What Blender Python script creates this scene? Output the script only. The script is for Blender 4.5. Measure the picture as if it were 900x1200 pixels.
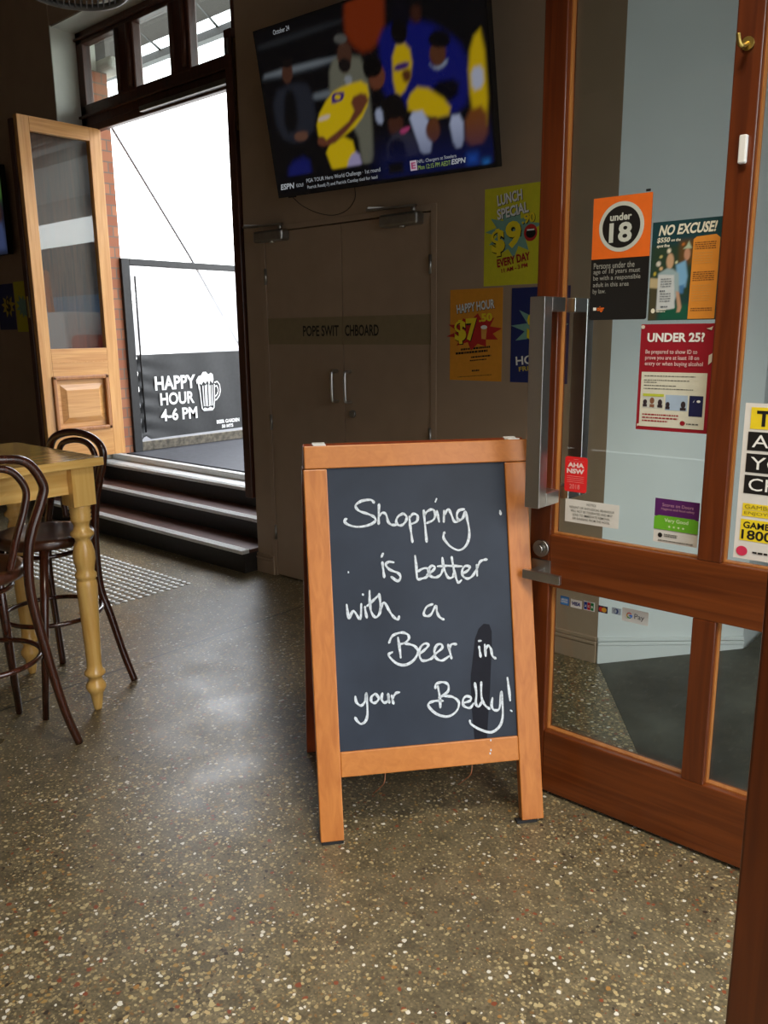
import bpy, bmesh, math, random
import numpy as np
from mathutils import Vector, Matrix

for _o in list(bpy.data.objects):
    bpy.data.objects.remove(_o, do_unlink=True)
SC = bpy.context.scene
COL = SC.collection
rnd = random.Random(7)

# ------------------------------------------------------------------ camera
CAMZ = 1.48
YAW, PITCH, ROLL, FPX = 0.720009542, 0.216755039, -0.010866258, 956.2546
_fw = Vector((-math.sin(YAW) * math.cos(PITCH), math.cos(YAW) * math.cos(PITCH), -math.sin(PITCH)))
_rt = Vector((math.cos(YAW), math.sin(YAW), 0.0))
_up = _rt.cross(_fw)
_r2 = _rt * math.cos(ROLL) + _up * math.sin(ROLL)
_u2 = _up * math.cos(ROLL) - _rt * math.sin(ROLL)
cam = bpy.data.cameras.new('camera')
cam.sensor_fit = 'VERTICAL'
cam.sensor_height = 36.0
cam.lens = FPX / 1200.0 * 36.0
cam.clip_start = 0.02
camo = bpy.data.objects.new('camera', cam)
COL.objects.link(camo)
camo.matrix_world = Matrix(((_r2.x, _u2.x, -_fw.x, 0), (_r2.y, _u2.y, -_fw.y, 0), (_r2.z, _u2.z, -_fw.z, CAMZ), (0, 0, 0, 1)))
SC.camera = camo

# ------------------------------------------------------------------ world: bright overcast street daylight
W = bpy.data.worlds.new('overcast_sky')
SC.world = W
W.use_nodes = True
_n = W.node_tree.nodes
_bg = _n['Background']
_tc = _n.new('ShaderNodeTexCoord')
_sep = _n.new('ShaderNodeSeparateXYZ')
_cr = _n.new('ShaderNodeValToRGB')
_cr.color_ramp.elements[0].position = 0.0
_cr.color_ramp.elements[0].color = (0.62, 0.63, 0.62, 1)
_cr.color_ramp.elements[1].position = 0.55
_cr.color_ramp.elements[1].color = (0.93, 0.98, 1.06, 1)
W.node_tree.links.new(_tc.outputs['Generated'], _sep.inputs[0])
W.node_tree.links.new(_sep.outputs['Z'], _cr.inputs[0])
# bright sky lobe added to lift the garden door leaf and its glass reflections
_dot = _n.new('ShaderNodeVectorMath'); _dot.operation = 'DOT_PRODUCT'; _dot.inputs[1].default_value = Vector((0.82, 0.50, 0.26)).normalized()
_mr = _n.new('ShaderNodeMapRange'); _mr.interpolation_type = 'SMOOTHSTEP'
_mr.inputs['From Min'].default_value = 0.82; _mr.inputs['From Max'].default_value = 1.0; _mr.inputs['To Min'].default_value = 1.0; _mr.inputs['To Max'].default_value = 4.0
_vs = _n.new('ShaderNodeVectorMath'); _vs.operation = 'SCALE'
W.node_tree.links.new(_tc.outputs['Generated'], _dot.inputs[0]); W.node_tree.links.new(_dot.outputs['Value'], _mr.inputs[0])
# extra brightness added to the garden half of the sky, for the floor sheen
_dot2 = _n.new('ShaderNodeVectorMath'); _dot2.operation = 'DOT_PRODUCT'; _dot2.inputs[1].default_value = Vector((-0.25, 0.93, 0.28)).normalized()
_mr2 = _n.new('ShaderNodeMapRange'); _mr2.interpolation_type = 'SMOOTHSTEP'
_mr2.inputs['From Min'].default_value = 0.25; _mr2.inputs['From Max'].default_value = 0.85; _mr2.inputs['To Min'].default_value = 0.0; _mr2.inputs['To Max'].default_value = 1.8
_ad = _n.new('ShaderNodeMath'); _ad.operation = 'ADD'
W.node_tree.links.new(_tc.outputs['Generated'], _dot2.inputs[0]); W.node_tree.links.new(_dot2.outputs['Value'], _mr2.inputs[0])
W.node_tree.links.new(_mr.outputs[0], _ad.inputs[0]); W.node_tree.links.new(_mr2.outputs[0], _ad.inputs[1])
W.node_tree.links.new(_cr.outputs[0], _vs.inputs[0]); W.node_tree.links.new(_ad.outputs[0], _vs.inputs['Scale'])
W.node_tree.links.new(_vs.outputs[0], _bg.inputs[0])
_bg.inputs[1].default_value = 1.3

# soft sun behind thin cloud, coming in through the open street front
sun = bpy.data.lights.new('hazy_sun', 'SUN')
sun.energy = 0.4
sun.angle = math.radians(14)
sun.color = (1.0, 0.95, 0.86)
suno = bpy.data.objects.new('hazy_sun', sun)
COL.objects.link(suno)
suno.location = (6, -6, 6)
suno.rotation_euler = Vector((-0.80, 0.36, -0.58)).to_track_quat('-Z', 'Y').to_euler()

# warm ceiling lamp over the entrance, just inside the street front
lamp = bpy.data.lights.new('entrance_ceiling_lamp', 'AREA')
lamp.shape = 'DISK'; lamp.size = 0.7; lamp.energy = 13.5; lamp.spread = math.radians(115); lamp.color = (1.0, 0.88, 0.70)
lampo = bpy.data.objects.new('entrance_ceiling_lamp', lamp)
COL.objects.link(lampo)
lampo.location = (-0.50, 1.0, 3.3)

SC.view_settings.view_transform = 'Standard'
SC.view_settings.look = 'None'
SC.view_settings.gamma = 1.0
SC.view_settings.use_curve_mapping = False
SC.view_settings.exposure = 1.12
SC.cycles.use_denoising = True
SC.cycles.max_bounces = 10
SC.cycles.transparent_max_bounces = 16

# ------------------------------------------------------------------ materials
MATS = {}
def lin(c):
    return tuple(((v / 255.0) / 12.92 if v <= 10 else (((v / 255.0) + 0.055) / 1.055) ** 2.4) for v in c)
def mat(name, col, rough=0.5, metal=0.0, noise=0.12, scale=30.0, spec=0.5, coat=0.0, bump=0.0, emit=None, stretch=None, bscale=None):
    """plain procedural material: slight noise in the colour, optional bump"""
    if name in MATS: return MATS[name]
    m = bpy.data.materials.new(name); m.use_nodes = True
    nt = m.node_tree; b = nt.nodes['Principled BSDF']; L = nt.links.new
    b.inputs['Roughness'].default_value = rough
    b.inputs['Metallic'].default_value = metal
    b.inputs['Specular IOR Level'].default_value = spec
    b.inputs['Coat Weight'].default_value = coat
    b.inputs['Coat Roughness'].default_value = 0.12
    tc = nt.nodes.new('ShaderNodeTexCoord')
    mp = nt.nodes.new('ShaderNodeMapping')
    if stretch: mp.inputs['Scale'].default_value = stretch
    L(tc.outputs['Object'], mp.inputs[0])
    nz = nt.nodes.new('ShaderNodeTexNoise'); nz.inputs['Scale'].default_value = scale; nz.inputs['Detail'].default_value = 6
    L(mp.outputs[0], nz.inputs['Vector'])
    mx = nt.nodes.new('ShaderNodeMix'); mx.data_type = 'RGBA'
    mx.inputs[6].default_value = tuple(c * (1 - noise) for c in col) + (1,)
    mx.inputs[7].default_value = tuple(min(1, c * (1 + noise)) for c in col) + (1,)
    ct = nt.nodes.new('ShaderNodeMapRange'); ct.inputs['From Min'].default_value = 0.3; ct.inputs['From Max'].default_value = 0.7
    L(nz.outputs[0], ct.inputs[0]); L(ct.outputs[0], mx.inputs[0]); L(mx.outputs[2], b.inputs['Base Color'])
    if bump:
        bp = nt.nodes.new('ShaderNodeBump'); bp.inputs['Strength'].default_value = bump; bp.inputs['Distance'].default_value = 0.004
        if bscale:
            n2 = nt.nodes.new('ShaderNodeTexNoise'); n2.inputs['Scale'].default_value = bscale; n2.inputs['Detail'].default_value = 4
            L(mp.outputs[0], n2.inputs['Vector']); L(n2.outputs[0], bp.inputs['Height'])
        else: L(nz.outputs[0], bp.inputs['Height'])
        L(bp.outputs[0], b.inputs['Normal'])
    if emit:
        b.inputs['Emission Color'].default_value = tuple(col) + (1,); b.inputs['Emission Strength'].default_value = emit
    MATS[name] = m
    return m
def wood(name, dark, light, axis='z', rough=0.35, coat=0.3, scale=1.0):
    """varnished timber: stretched noise grain along an axis"""
    if name in MATS: return MATS[name]
    m = bpy.data.materials.new(name); m.use_nodes = True
    nt = m.node_tree; b = nt.nodes['Principled BSDF']; L = nt.links.new
    tc = nt.nodes.new('ShaderNodeTexCoord'); mp = nt.nodes.new('ShaderNodeMapping')
    s = {'x': (1.2, 26, 26), 'y': (26, 1.2, 26), 'z': (26, 26, 1.2)}[axis]
    mp.inputs['Scale'].default_value = tuple(v * scale for v in s)
    L(tc.outputs['Object'], mp.inputs[0])
    nz = nt.nodes.new('ShaderNodeTexNoise'); nz.inputs['Scale'].default_value = 1.6; nz.inputs['Detail'].default_value = 8; nz.inputs['Distortion'].default_value = 0.9
    L(mp.outputs[0], nz.inputs['Vector'])
    cr = nt.nodes.new('ShaderNodeValToRGB')
    cr.color_ramp.elements[0].position = 0.3; cr.color_ramp.elements[0].color = tuple(dark) + (1,)
    cr.color_ramp.elements[1].position = 0.72; cr.color_ramp.elements[1].color = tuple(light) + (1,)
    L(nz.outputs[0], cr.inputs[0]); L(cr.outputs[0], b.inputs['Base Color'])
    b.inputs['Roughness'].default_value = rough; b.inputs['Coat Weight'].default_value = coat; b.inputs['Coat Roughness'].default_value = 0.15
    bp = nt.nodes.new('ShaderNodeBump'); bp.inputs['Strength'].default_value = 0.06; bp.inputs['Distance'].default_value = 0.002
    L(nz.outputs[0], bp.inputs['Height']); L(bp.outputs[0], b.inputs['Normal'])
    MATS[name] = m
    return m
def glass(name='clear_glass', tint=(0.93, 0.97, 0.95)):
    if name in MATS: return MATS[name]
    m = bpy.data.materials.new(name); m.use_nodes = True
    nt = m.node_tree; nt.nodes.clear(); L = nt.links.new
    out = nt.nodes.new('ShaderNodeOutputMaterial'); mix = nt.nodes.new('ShaderNodeMixShader')
    tr = nt.nodes.new('ShaderNodeBsdfTransparent'); gl = nt.nodes.new('ShaderNodeBsdfGlossy'); fr = nt.nodes.new('ShaderNodeFresnel')
    nz = nt.nodes.new('ShaderNodeTexNoise'); nz.inputs['Scale'].default_value = 3.0
    mr = nt.nodes.new('ShaderNodeMapRange'); mr.inputs['To Min'].default_value = 0.0; mr.inputs['To Max'].default_value = 0.015
    L(nz.outputs[0], mr.inputs[0]); L(mr.outputs[0], gl.inputs['Roughness'])
    tr.inputs[0].default_value = tuple(tint) + (1,)
    # the pane does not bend light, so both faces must reflect like air-to-glass
    gn = nt.nodes.new('ShaderNodeNewGeometry'); ir = nt.nodes.new('ShaderNodeMapRange'); ir.inputs['To Min'].default_value = 1.5; ir.inputs['To Max'].default_value = 1 / 1.5
    L(gn.outputs['Backfacing'], ir.inputs[0]); L(ir.outputs[0], fr.inputs[0])
    L(fr.outputs[0], mix.inputs[0]); L(tr.outputs[0], mix.inputs[1]); L(gl.outputs[0], mix.inputs[2]); L(mix.outputs[0], out.inputs[0])
    MATS[name] = m
    return m

def terrazzo():
    m = bpy.data.materials.new('polished_aggregate_concrete'); m.use_nodes = True
    nt = m.node_tree; b = nt.nodes['Principled BSDF']; L = nt.links.new; N = nt.nodes.new
    geo = N('ShaderNodeNewGeometry')
    def noise(s, d=5):
        n = N('ShaderNodeTexNoise'); n.inputs['Scale'].default_value = s; n.inputs['Detail'].default_value = d; L(geo.outputs['Position'], n.inputs['Vector']); return n
    def ramp(src, els, const=False):
        r = N('ShaderNodeValToRGB'); L(src, r.inputs[0])
        if const: r.color_ramp.interpolation = 'CONSTANT'
        while len(r.color_ramp.elements) < len(els): r.color_ramp.elements.new(0.5)
        for e, (p, c) in zip(r.color_ramp.elements, els): e.position = p; e.color = tuple(c) + (1,)
        return r.outputs[0]
    def mixc(f, a, c):
        x = N('ShaderNodeMix'); x.data_type = 'RGBA'; L(f, x.inputs[0]); L(a, x.inputs[6]); L(c, x.inputs[7]); return x.outputs[2]
    def math_(op, a, v):
        x = N('ShaderNodeMath'); x.operation = op
        if hasattr(a, 'links'): L(a, x.inputs[0])
        else: x.inputs[0].default_value = a
        if hasattr(v, 'links'): L(v, x.inputs[1])
        else: x.inputs[1].default_value = v
        return x.outputs[0]
    big = noise(0.9, 4); fine = noise(120, 3); mid = noise(14, 6)
    base = ramp(mid.outputs[0], [(0.3, lin((84, 76, 58))), (0.7, lin((116, 105, 81)))])
    grit = ramp(fine.outputs[0], [(0.35, (0.55, 0.55, 0.55)), (0.65, (1.25, 1.22, 1.15))])
    mu = N('ShaderNodeMix'); mu.data_type = 'RGBA'; mu.blend_type = 'MULTIPLY'; mu.inputs[0].default_value = 0.8
    L(base, mu.inputs[6]); L(grit, mu.inputs[7]); cur = mu.outputs[2]
    # distort the coordinates a little so stones are not round
    dn = N('ShaderNodeTexNoise'); dn.inputs['Scale'].default_value = 60; L(geo.outputs['Position'], dn.inputs['Vector'])
    sc = N('ShaderNodeVectorMath'); sc.operation = 'SCALE'; sc.inputs['Scale'].default_value = 0.012; L(dn.outputs['Color'], sc.inputs[0])
    ad = N('ShaderNodeVectorMath'); ad.operation = 'ADD'; L(geo.outputs['Position'], ad.inputs[0]); L(sc.outputs[0], ad.inputs[1])
    dens = ramp(big.outputs[0], [(0.35, (0.75, 0.75, 0.75)), (0.65, (1.15, 1.15, 1.15))])
    for s, rad, cols in ((120, 0.44, [(0.0, lin((140, 126, 92))), (0.42, lin((84, 74, 54))), (0.62, lin((158, 142, 104))), (0.85, lin((118, 90, 56)))]),
                         (74, 0.40, [(0.0, lin((176, 160, 120))), (0.22, lin((112, 100, 74))), (0.42, lin((150, 132, 94))), (0.66, lin((66, 56, 42))), (0.74, lin((124, 66, 40))), (0.80, lin((150, 122, 72))), (0.89, lin((206, 202, 188)))]),
                         (48, 0.27, [(0.0, lin((204, 198, 182))), (0.20, lin((170, 154, 112))), (0.46, lin((122, 64, 40))), (0.56, lin((50, 42, 36))), (0.66, lin((176, 154, 108))), (0.88, lin((152, 112, 60)))])):
        v = N('ShaderNodeTexVoronoi'); v.inputs['Scale'].default_value = s; v.inputs['Randomness'].default_value = 1.0
        L(ad.outputs[0], v.inputs['Vector'])
        sp = N('ShaderNodeSeparateColor'); L(v.outputs['Color'], sp.inputs[0])
        col = ramp(sp.outputs[0], cols, True)
        r = math_('MULTIPLY', sp.outputs[1], rad * 1.25); r = math_('MULTIPLY', r, dens)
        mk = math_('LESS_THAN', v.outputs['Distance'], r)
        cur = mixc(mk, cur, col)
    # saw-cut joint along the room
    sx = N('ShaderNodeSeparateXYZ'); L(geo.outputs['Position'], sx.inputs[0])
    jx = math_('ABSOLUTE', math_('ADD', sx.outputs[0], 3.19), 0.0); jm = math_('LESS_THAN', jx, 0.0055)
    dk = N('ShaderNodeRGB'); dk.outputs[0].default_value = lin((30, 27, 22)) + (1,)
    cur = mixc(jm, cur, dk.outputs[0])
    L(cur, b.inputs['Base Color'])
    rr = ramp(noise(5, 6).outputs[0], [(0.3, (0.27, 0.27, 0.27)), (0.7, (0.42, 0.42, 0.42))]); L(rr, b.inputs['Roughness'])
    b.inputs['Specular IOR Level'].default_value = 0.55
    bp = N('ShaderNodeBump'); bp.inputs['Strength'].default_value = 0.12; bp.inputs['Distance'].default_value = 0.002; L(mid.outputs[0], bp.inputs['Height']); L(bp.outputs[0], b.inputs['Normal'])
    return m

def brick():
    m = bpy.data.materials.new('old_red_brick'); m.use_nodes = True
    nt = m.node_tree; b = nt.nodes['Principled BSDF']; L = nt.links.new; N = nt.nodes.new
    geo = N('ShaderNodeNewGeometry'); s = N('ShaderNodeSeparateXYZ'); L(geo.outputs['Position'], s.inputs[0])
    a = N('ShaderNodeMath'); a.operation = 'ADD'; L(s.outputs[0], a.inputs[0]); L(s.outputs[1], a.inputs[1])
    c = N('ShaderNodeCombineXYZ'); L(a.outputs[0], c.inputs[0]); L(s.outputs[2], c.inputs[1])
    t = N('ShaderNodeTexBrick'); L(c.outputs[0], t.inputs['Vector']); t.inputs['Scale'].default_value = 1.0
    t.inputs['Brick Width'].default_value = 0.23; t.inputs['Row Height'].default_value = 0.085; t.inputs['Mortar Size'].default_value = 0.006
    t.inputs['Color1'].default_value = lin((150, 92, 66)) + (1,); t.inputs['Color2'].default_value = lin((176, 118, 84)) + (1,); t.inputs['Mortar'].default_value = lin((120, 105, 92)) + (1,)
    L(t.outputs[0], b.inputs['Base Color']); b.inputs['Roughness'].default_value = 0.8
    return m

# ------------------------------------------------------------------ mesh helpers
WM = {}                                   # world matrix of every object I made, by name
class MB:
    """collects geometry in world coordinates, then links it as ONE mesh object"""
    def __init__(self): self.v = []; self.f = []; self.sm = []
    def add(self, vs, fs, smooth=False):
        o = len(self.v); self.v += [tuple(p) for p in vs]; self.f += [tuple(i + o for i in f) for f in fs]; self.sm += [smooth] * len(fs); return self
    def box(self, a, b):
        x0, y0, z0 = (min(a[i], b[i]) for i in range(3)); x1, y1, z1 = (max(a[i], b[i]) for i in range(3))
        return self.add([(x0, y0, z0), (x1, y0, z0), (x1, y1, z0), (x0, y1, z0), (x0, y0, z1), (x1, y0, z1), (x1, y1, z1), (x0, y1, z1)],
                        [(0, 3, 2, 1), (4, 5, 6, 7), (0, 1, 5, 4), (1, 2, 6, 5), (2, 3, 7, 6), (3, 0, 4, 7)])
    def obox(self, o, ax, ay, az):
        """box spanned from corner o by three vectors"""
        o, ax, ay, az = map(Vector, (o, ax, ay, az))
        if ax.cross(ay).dot(az) < 0: o, az = o + az, -az
        vs = [o, o + ax, o + ax + ay, o + ay]; vs += [p + az for p in vs]
        return self.add(vs, [(0, 3, 2, 1), (4, 5, 6, 7), (0, 1, 5, 4), (1, 2, 6, 5), (2, 3, 7, 6), (3, 0, 4, 7)])
    def prism(self, pts, off, smooth=False):
        """polygon extruded by a vector"""
        off = Vector(off); pts = [Vector(p) for p in pts]; n = len(pts)
        nr = Vector((0, 0, 0))
        for i in range(n): nr += pts[i].cross(pts[(i + 1) % n])
        if nr.dot(off) > 0: pts = pts[::-1]
        vs = pts + [p + off for p in pts]
        fs = [tuple(range(n)), tuple(range(2 * n - 1, n - 1, -1))] + [(i, i + n, (i + 1) % n + n, (i + 1) % n)[::1] for i in range(n)]
        fs[2:] = [(i, n + i, n + (i + 1) % n, (i + 1) % n) for i in range(n)]
        return self.add(vs, fs)
    def tube(self, path, r, n=12, closed=False, cap=True):
        path = [Vector(p) for p in path]; k = len(path); rs = r if isinstance(r, (list, tuple)) else [r] * k
        vs = []; prev = None
        for i, p in enumerate(path):
            if closed: d = path[(i + 1) % k] - path[i - 1]
            else: d = path[min(i + 1, k - 1)] - path[max(i - 1, 0)]
            d.normalize()
            if prev is None:
                u = d.cross(Vector((0, 0, 1)))
                if u.length < 1e-3: u = d.cross(Vector((0, 1, 0)))
            else: u = prev - d * prev.dot(d)
            u.normalize(); prev = u; w = d.cross(u)
            vs += [p + (u * math.cos(2 * math.pi * j / n) + w * math.sin(2 * math.pi * j / n)) * rs[i] for j in range(n)]
        fs = []
        for i in range(k if closed else k - 1):
            a = i * n; b = ((i + 1) % k) * n
            fs += [(a + j, a + (j + 1) % n, b + (j + 1) % n, b + j) for j in range(n)]
        self.add(vs, fs, True)
        if cap and not closed:
            o = len(self.v) - len(vs)
            self.f += [tuple(o + j for j in range(n - 1, -1, -1)), tuple(o + (k - 1) * n + j for j in range(n))]; self.sm += [False, False]
        return self
    def lathe(self, c, prof, n=28, smooth=True):
        """profile [(r, z)...] about the vertical through c"""
        c = Vector(c); vs = []; k = len(prof)
        for r, z in prof: vs += [c + Vector((max(r, 1e-4) * math.cos(2 * math.pi * j / n), max(r, 1e-4) * math.sin(2 * math.pi * j / n), z)) for j in range(n)]
        fs = [(i * n + j, i * n + (j + 1) % n, (i + 1) * n + (j + 1) % n, (i + 1) * n + j) for i in range(k - 1) for j in range(n)]
        self.add(vs, fs, smooth); o = len(self.v) - len(vs)
        self.f += [tuple(o + j for j in range(n - 1, -1, -1)), tuple(o + (k - 1) * n + j for j in range(n))]; self.sm += [False, False]
        return self
    def build(self, name, m, parent=None, bevel=0.0, seg=2):
        me = bpy.data.meshes.new(name)
        inv = WM[parent.name].inverted() if parent else Matrix.Identity(4)
        loc = Vector((0, 0, 0))
        if not parent:
            a = np.array(self.v); loc = Vector(((a[:, 0].min() + a[:, 0].max()) / 2, (a[:, 1].min() + a[:, 1].max()) / 2, a[:, 2].min()))
            inv = Matrix.Translation(-loc)
        me.from_pydata([tuple(inv @ Vector(p)) for p in self.v], [], self.f)
        me.polygons.foreach_set('use_smooth', self.sm); me.update()
        o = bpy.data.objects.new(name, me); COL.objects.link(o)
        if m: me.materials.append(m)
        if parent: o.parent = parent; WM[o.name] = WM[parent.name].copy()
        else: o.location = loc; WM[o.name] = Matrix.Translation(loc)
        if bevel:
            bm = bmesh.new(); bm.from_mesh(me)
            es = [e for e in bm.edges if len(e.link_faces) == 2 and e.calc_face_angle(0) > 0.6]
            bmesh.ops.bevel(bm, geom=es, offset=bevel, segments=seg, affect='EDGES', profile=0.5, clamp_overlap=True)
            bm.to_mesh(me); bm.free(); me.update()
        return o
def thing(name, label, cat, loc=(0, 0, 0), group=None):
    o = bpy.data.objects.new(name, None); COL.objects.link(o); o.empty_display_size = 0.05
    o.location = loc; WM[o.name] = Matrix.Translation(Vector(loc))
    return tag(o, label, cat, group)
def tag(o, label, cat, group=None, kind=None):
    o['label'] = label; o['category'] = cat
    if group: o['group'] = group
    if kind: o['kind'] = kind
    return o
def struct(o, label=None, cat=None):
    o['kind'] = 'structure'
    if label: o['label'] = label; o['category'] = cat
    return o
def sroot(name, label, cat, loc):
    o = thing(name, label, cat, loc); o['kind'] = 'structure'; return o
def spline(pts, n=6):
    """Catmull-Rom through points"""
    P = [Vector(p) for p in pts]; out = []
    for i in range(len(P) - 1):
        a, b, c, d = P[max(i - 1, 0)], P[i], P[i + 1], P[min(i + 2, len(P) - 1)]
        for k in range(n):
            t = k / n
            out.append(0.5 * ((2 * b) + (c - a) * t + (2 * a - 5 * b + 4 * c - d) * t * t + (3 * b - a - 3 * c + d) * t ** 3))
    out.append(P[-1]); return out

# --- flat graphics: a Sheet is a rectangle in space, u,v in 0..1
class Sheet:
    def __init__(self, o, ux, uy, nrm):
        self.o = Vector(o); self.ux = Vector(ux); self.uy = Vector(uy); self.n = Vector(nrm).normalized()
    def p(self, u, v, d=0.0): return self.o + self.ux * u + self.uy * v + self.n * d
    def poly(self, name, pts, m, parent, lift=0.0006, t=0.0004):
        return MB().prism([self.p(u, v, lift) for u, v in pts], self.n * t).build(name, m, parent)
    def polys(self, name, lists, m, parent, lift=0.0006, t=0.0004):
        b = MB()
        for pts in lists: b.prism([self.p(u, v, lift) for u, v in pts], self.n * t)
        return b.build(name, m, parent)
    def text(self, name, s, box, m, parent, lift=0.0009, bold=0.0, rot=0.0, shear=0.0, t=0.0004):
        return self.texts(name, [(s, box)], m, parent, lift, bold, rot, shear, t)
    def texts(self, name, items, m, parent, lift=0.0009, bold=0.0, rot=0.0, shear=0.0, t=0.0004):
        b = MB(); W_, H_ = self.ux.length, self.uy.length
        for it in items:
            s, box = it[0], it[1]; rt = it[2] if len(it) > 2 else rot
            vs, fs = glyphs(s, bold)
            x0 = min(v[0] for v in vs); x1 = max(v[0] for v in vs); y0 = min(v[1] for v in vs); y1 = max(v[1] for v in vs)
            a, c, d, e = box; sx = (d - a) * W_ / max(x1 - x0, 1e-6); sy = (e - c) * H_ / max(y1 - y0, 1e-6)
            cx, cy = (a + d) / 2 * W_, (c + e) / 2 * H_; out = []
            for x, y in vs:
                X = (x - (x0 + x1) / 2) * sx; Y = (y - (y0 + y1) / 2) * sy; X += Y * shear
                X, Y = X * math.cos(rt) - Y * math.sin(rt), X * math.sin(rt) + Y * math.cos(rt)
                out.append(self.p((cx + X) / W_, (cy + Y) / H_, lift + t))
            b.add(out, fs)
        return b.build(name, m, parent)
_gl = {}
def glyphs(s, bold):
    k = (s, bold)
    if k not in _gl:
        cu = bpy.data.curves.new('lettering', 'FONT'); cu.body = s; cu.resolution_u = 3; cu.offset = bold; cu.fill_mode = 'FRONT'
        ob = bpy.data.objects.new('lettering', cu); me = ob.to_mesh()
        _gl[k] = ([(v.co.x, v.co.y) for v in me.vertices], [tuple(p.vertices) for p in me.polygons])
        ob.to_mesh_clear(); bpy.data.objects.remove(ob); bpy.data.curves.remove(cu)
    return _gl[k]
def rect(a, c, d, e): return [(a, c), (d, c), (d, e), (a, e)]
def ell(cx, cy, rx, ry, n=28): return [(cx + rx * math.cos(2 * math.pi * i / n), cy + ry * math.sin(2 * math.pi * i / n)) for i in range(n)]
def star(cx, cy, rx, ry, n, inner=0.6, seed=1):
    r = random.Random(seed); out = []
    for i in range(2 * n):
        k = (inner if i % 2 else 1.0) * r.uniform(0.88, 1.1); a = math.pi * i / n + 0.2
        out.append((cx + rx * k * math.cos(a), cy + ry * k * math.sin(a)))
    return out
def picture(name, sheet, shapes, bg, nx, ny, parent, emit=None, lift=0.0006, softness=2.2):
    """a printed or displayed picture: soft-edged colour areas on a fine grid of the flat surface"""
    yy, xx = np.mgrid[0:ny, 0:nx]; X = (xx + 0.5) / nx * 1000; Y = (yy + 0.5) / ny * 1000
    img = np.empty((ny, nx, 3)); img[:] = lin(bg)
    asp = sheet.uy.length / sheet.ux.length
    for col, blur, pts in shapes:
        ins = np.zeros((ny, nx), bool); dist = np.full((ny, nx), 1e9); k = len(pts)
        for i in range(k):
            x0, y0 = pts[i]; x1, y1 = pts[(i + 1) % k]
            if y0 != y1:
                c = ((y0 > Y) != (y1 > Y)) & (X < (x1 - x0) * (Y - y0) / (y1 - y0) + x0); ins ^= c
            dx, dy = x1 - x0, (y1 - y0) * asp; l2 = dx * dx + dy * dy + 1e-9
            t = np.clip(((X - x0) * dx + (Y - y0) * asp * dy) / l2, 0, 1)
            dist = np.minimum(dist, np.hypot(X - x0 - t * dx, (Y - y0) * asp - t * dy))
        sd = np.where(ins, dist, -dist); w = np.clip(sd / (blur * softness) + 0.5, 0, 1)[..., None]; w = w * w * (3 - 2 * w)
        img = img * (1 - w) + np.array(lin(col)) * w
    vs = [sheet.p(i / nx, j / ny, lift) for j in range(ny + 1) for i in range(nx + 1)]
    fs = [(j * (nx + 1) + i, j * (nx + 1) + i + 1, (j + 1) * (nx + 1) + i + 1, (j + 1) * (nx + 1) + i) for j in range(ny) for i in range(nx)]
    b = MB(); b.add(vs, fs)
    m = bpy.data.materials.new(name); m.use_nodes = True; nt = m.node_tree; p = nt.nodes['Principled BSDF']
    at = nt.nodes.new('ShaderNodeAttribute'); at.attribute_name = 'picture_colour'
    if emit is None: nt.links.new(at.outputs['Color'], p.inputs['Base Color']); p.inputs['Roughness'].default_value = 0.45
    else:
        p.inputs['Base Color'].default_value = (0.004, 0.004, 0.005, 1); p.inputs['Roughness'].default_value = 0.25
        nt.links.new(at.outputs['Color'], p.inputs['Emission Color']); p.inputs['Emission Strength'].default_value = emit
    o = b.build(name, m, parent); me = o.data
    pad = np.pad(img, ((0, 1), (0, 1), (0, 0)), 'edge'); pad2 = np.pad(img, ((1, 0), (1, 0), (0, 0)), 'edge')
    vc = (pad + pad2) / 2
    ca = me.color_attributes.new('picture_colour', 'FLOAT_COLOR', 'POINT')
    ca.data.foreach_set('color', np.concatenate([vc, np.ones(vc.shape[:2] + (1,))], 2).astype(np.float32).ravel())
    return o
# ------------------------------------------------------------------ material set
M = {}
M['wall'] = mat('taupe_wall_paint', (0.38, 0.272, 0.185), 0.6, noise=0.05, scale=6, bump=0.05, bscale=180)
M['doorpaint'] = mat('taupe_door_paint', (0.39, 0.280, 0.192), 0.5, noise=0.04, scale=8)
M['band'] = mat('olive_sign_strip', (0.27, 0.21, 0.12), 0.4, noise=0.05)
M['white_wall'] = mat('pale_wall_paint', (0.66, 0.70, 0.705), 0.55, noise=0.03, scale=4, bump=0.05, bscale=150)
M['reveal'] = mat('offwhite_reveal_paint', (0.66, 0.66, 0.58), 0.6, noise=0.05, scale=5)
M['ceil'] = mat('dark_ceiling', (0.10, 0.09, 0.08), 0.7)
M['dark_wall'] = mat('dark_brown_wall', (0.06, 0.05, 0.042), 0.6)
M['floor'] = terrazzo()
M['ramp'] = mat('dark_worn_concrete', (0.050, 0.053, 0.046), 0.6, noise=0.6, scale=4, bump=0.1)
M['brick'] = brick()
M['cedar'] = wood('red_cedar', lin((76, 30, 8)), lin((106, 48, 15)), 'z', 0.32, 0.35)
M['cedar_x'] = wood('red_cedar_across', lin((84, 36, 9)), lin((116, 56, 18)), 'x', 0.32, 0.35)
M['leaf'] = wood('honey_varnished_timber', lin((192, 132, 68)), lin((218, 164, 98)), 'z', 0.38, 0.25)
M['leafr'] = wood('honey_varnished_rail', lin((188, 128, 66)), lin((216, 162, 96)), 'y', 0.38, 0.25)
M['bead'] = wood('cedar_bead', lin((146, 88, 38)), lin((176, 116, 58)), 'z', 0.4, 0.2)
M['darkframe'] = wood('dark_stained_frame', lin((54, 27, 15)), lin((88, 45, 24)), 'z', 0.42, 0.08)
M['oak'] = wood('orange_lacquered_pine', lin((172, 100, 38)), lin((196, 124, 56)), 'z', 0.4, 0.1)
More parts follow.
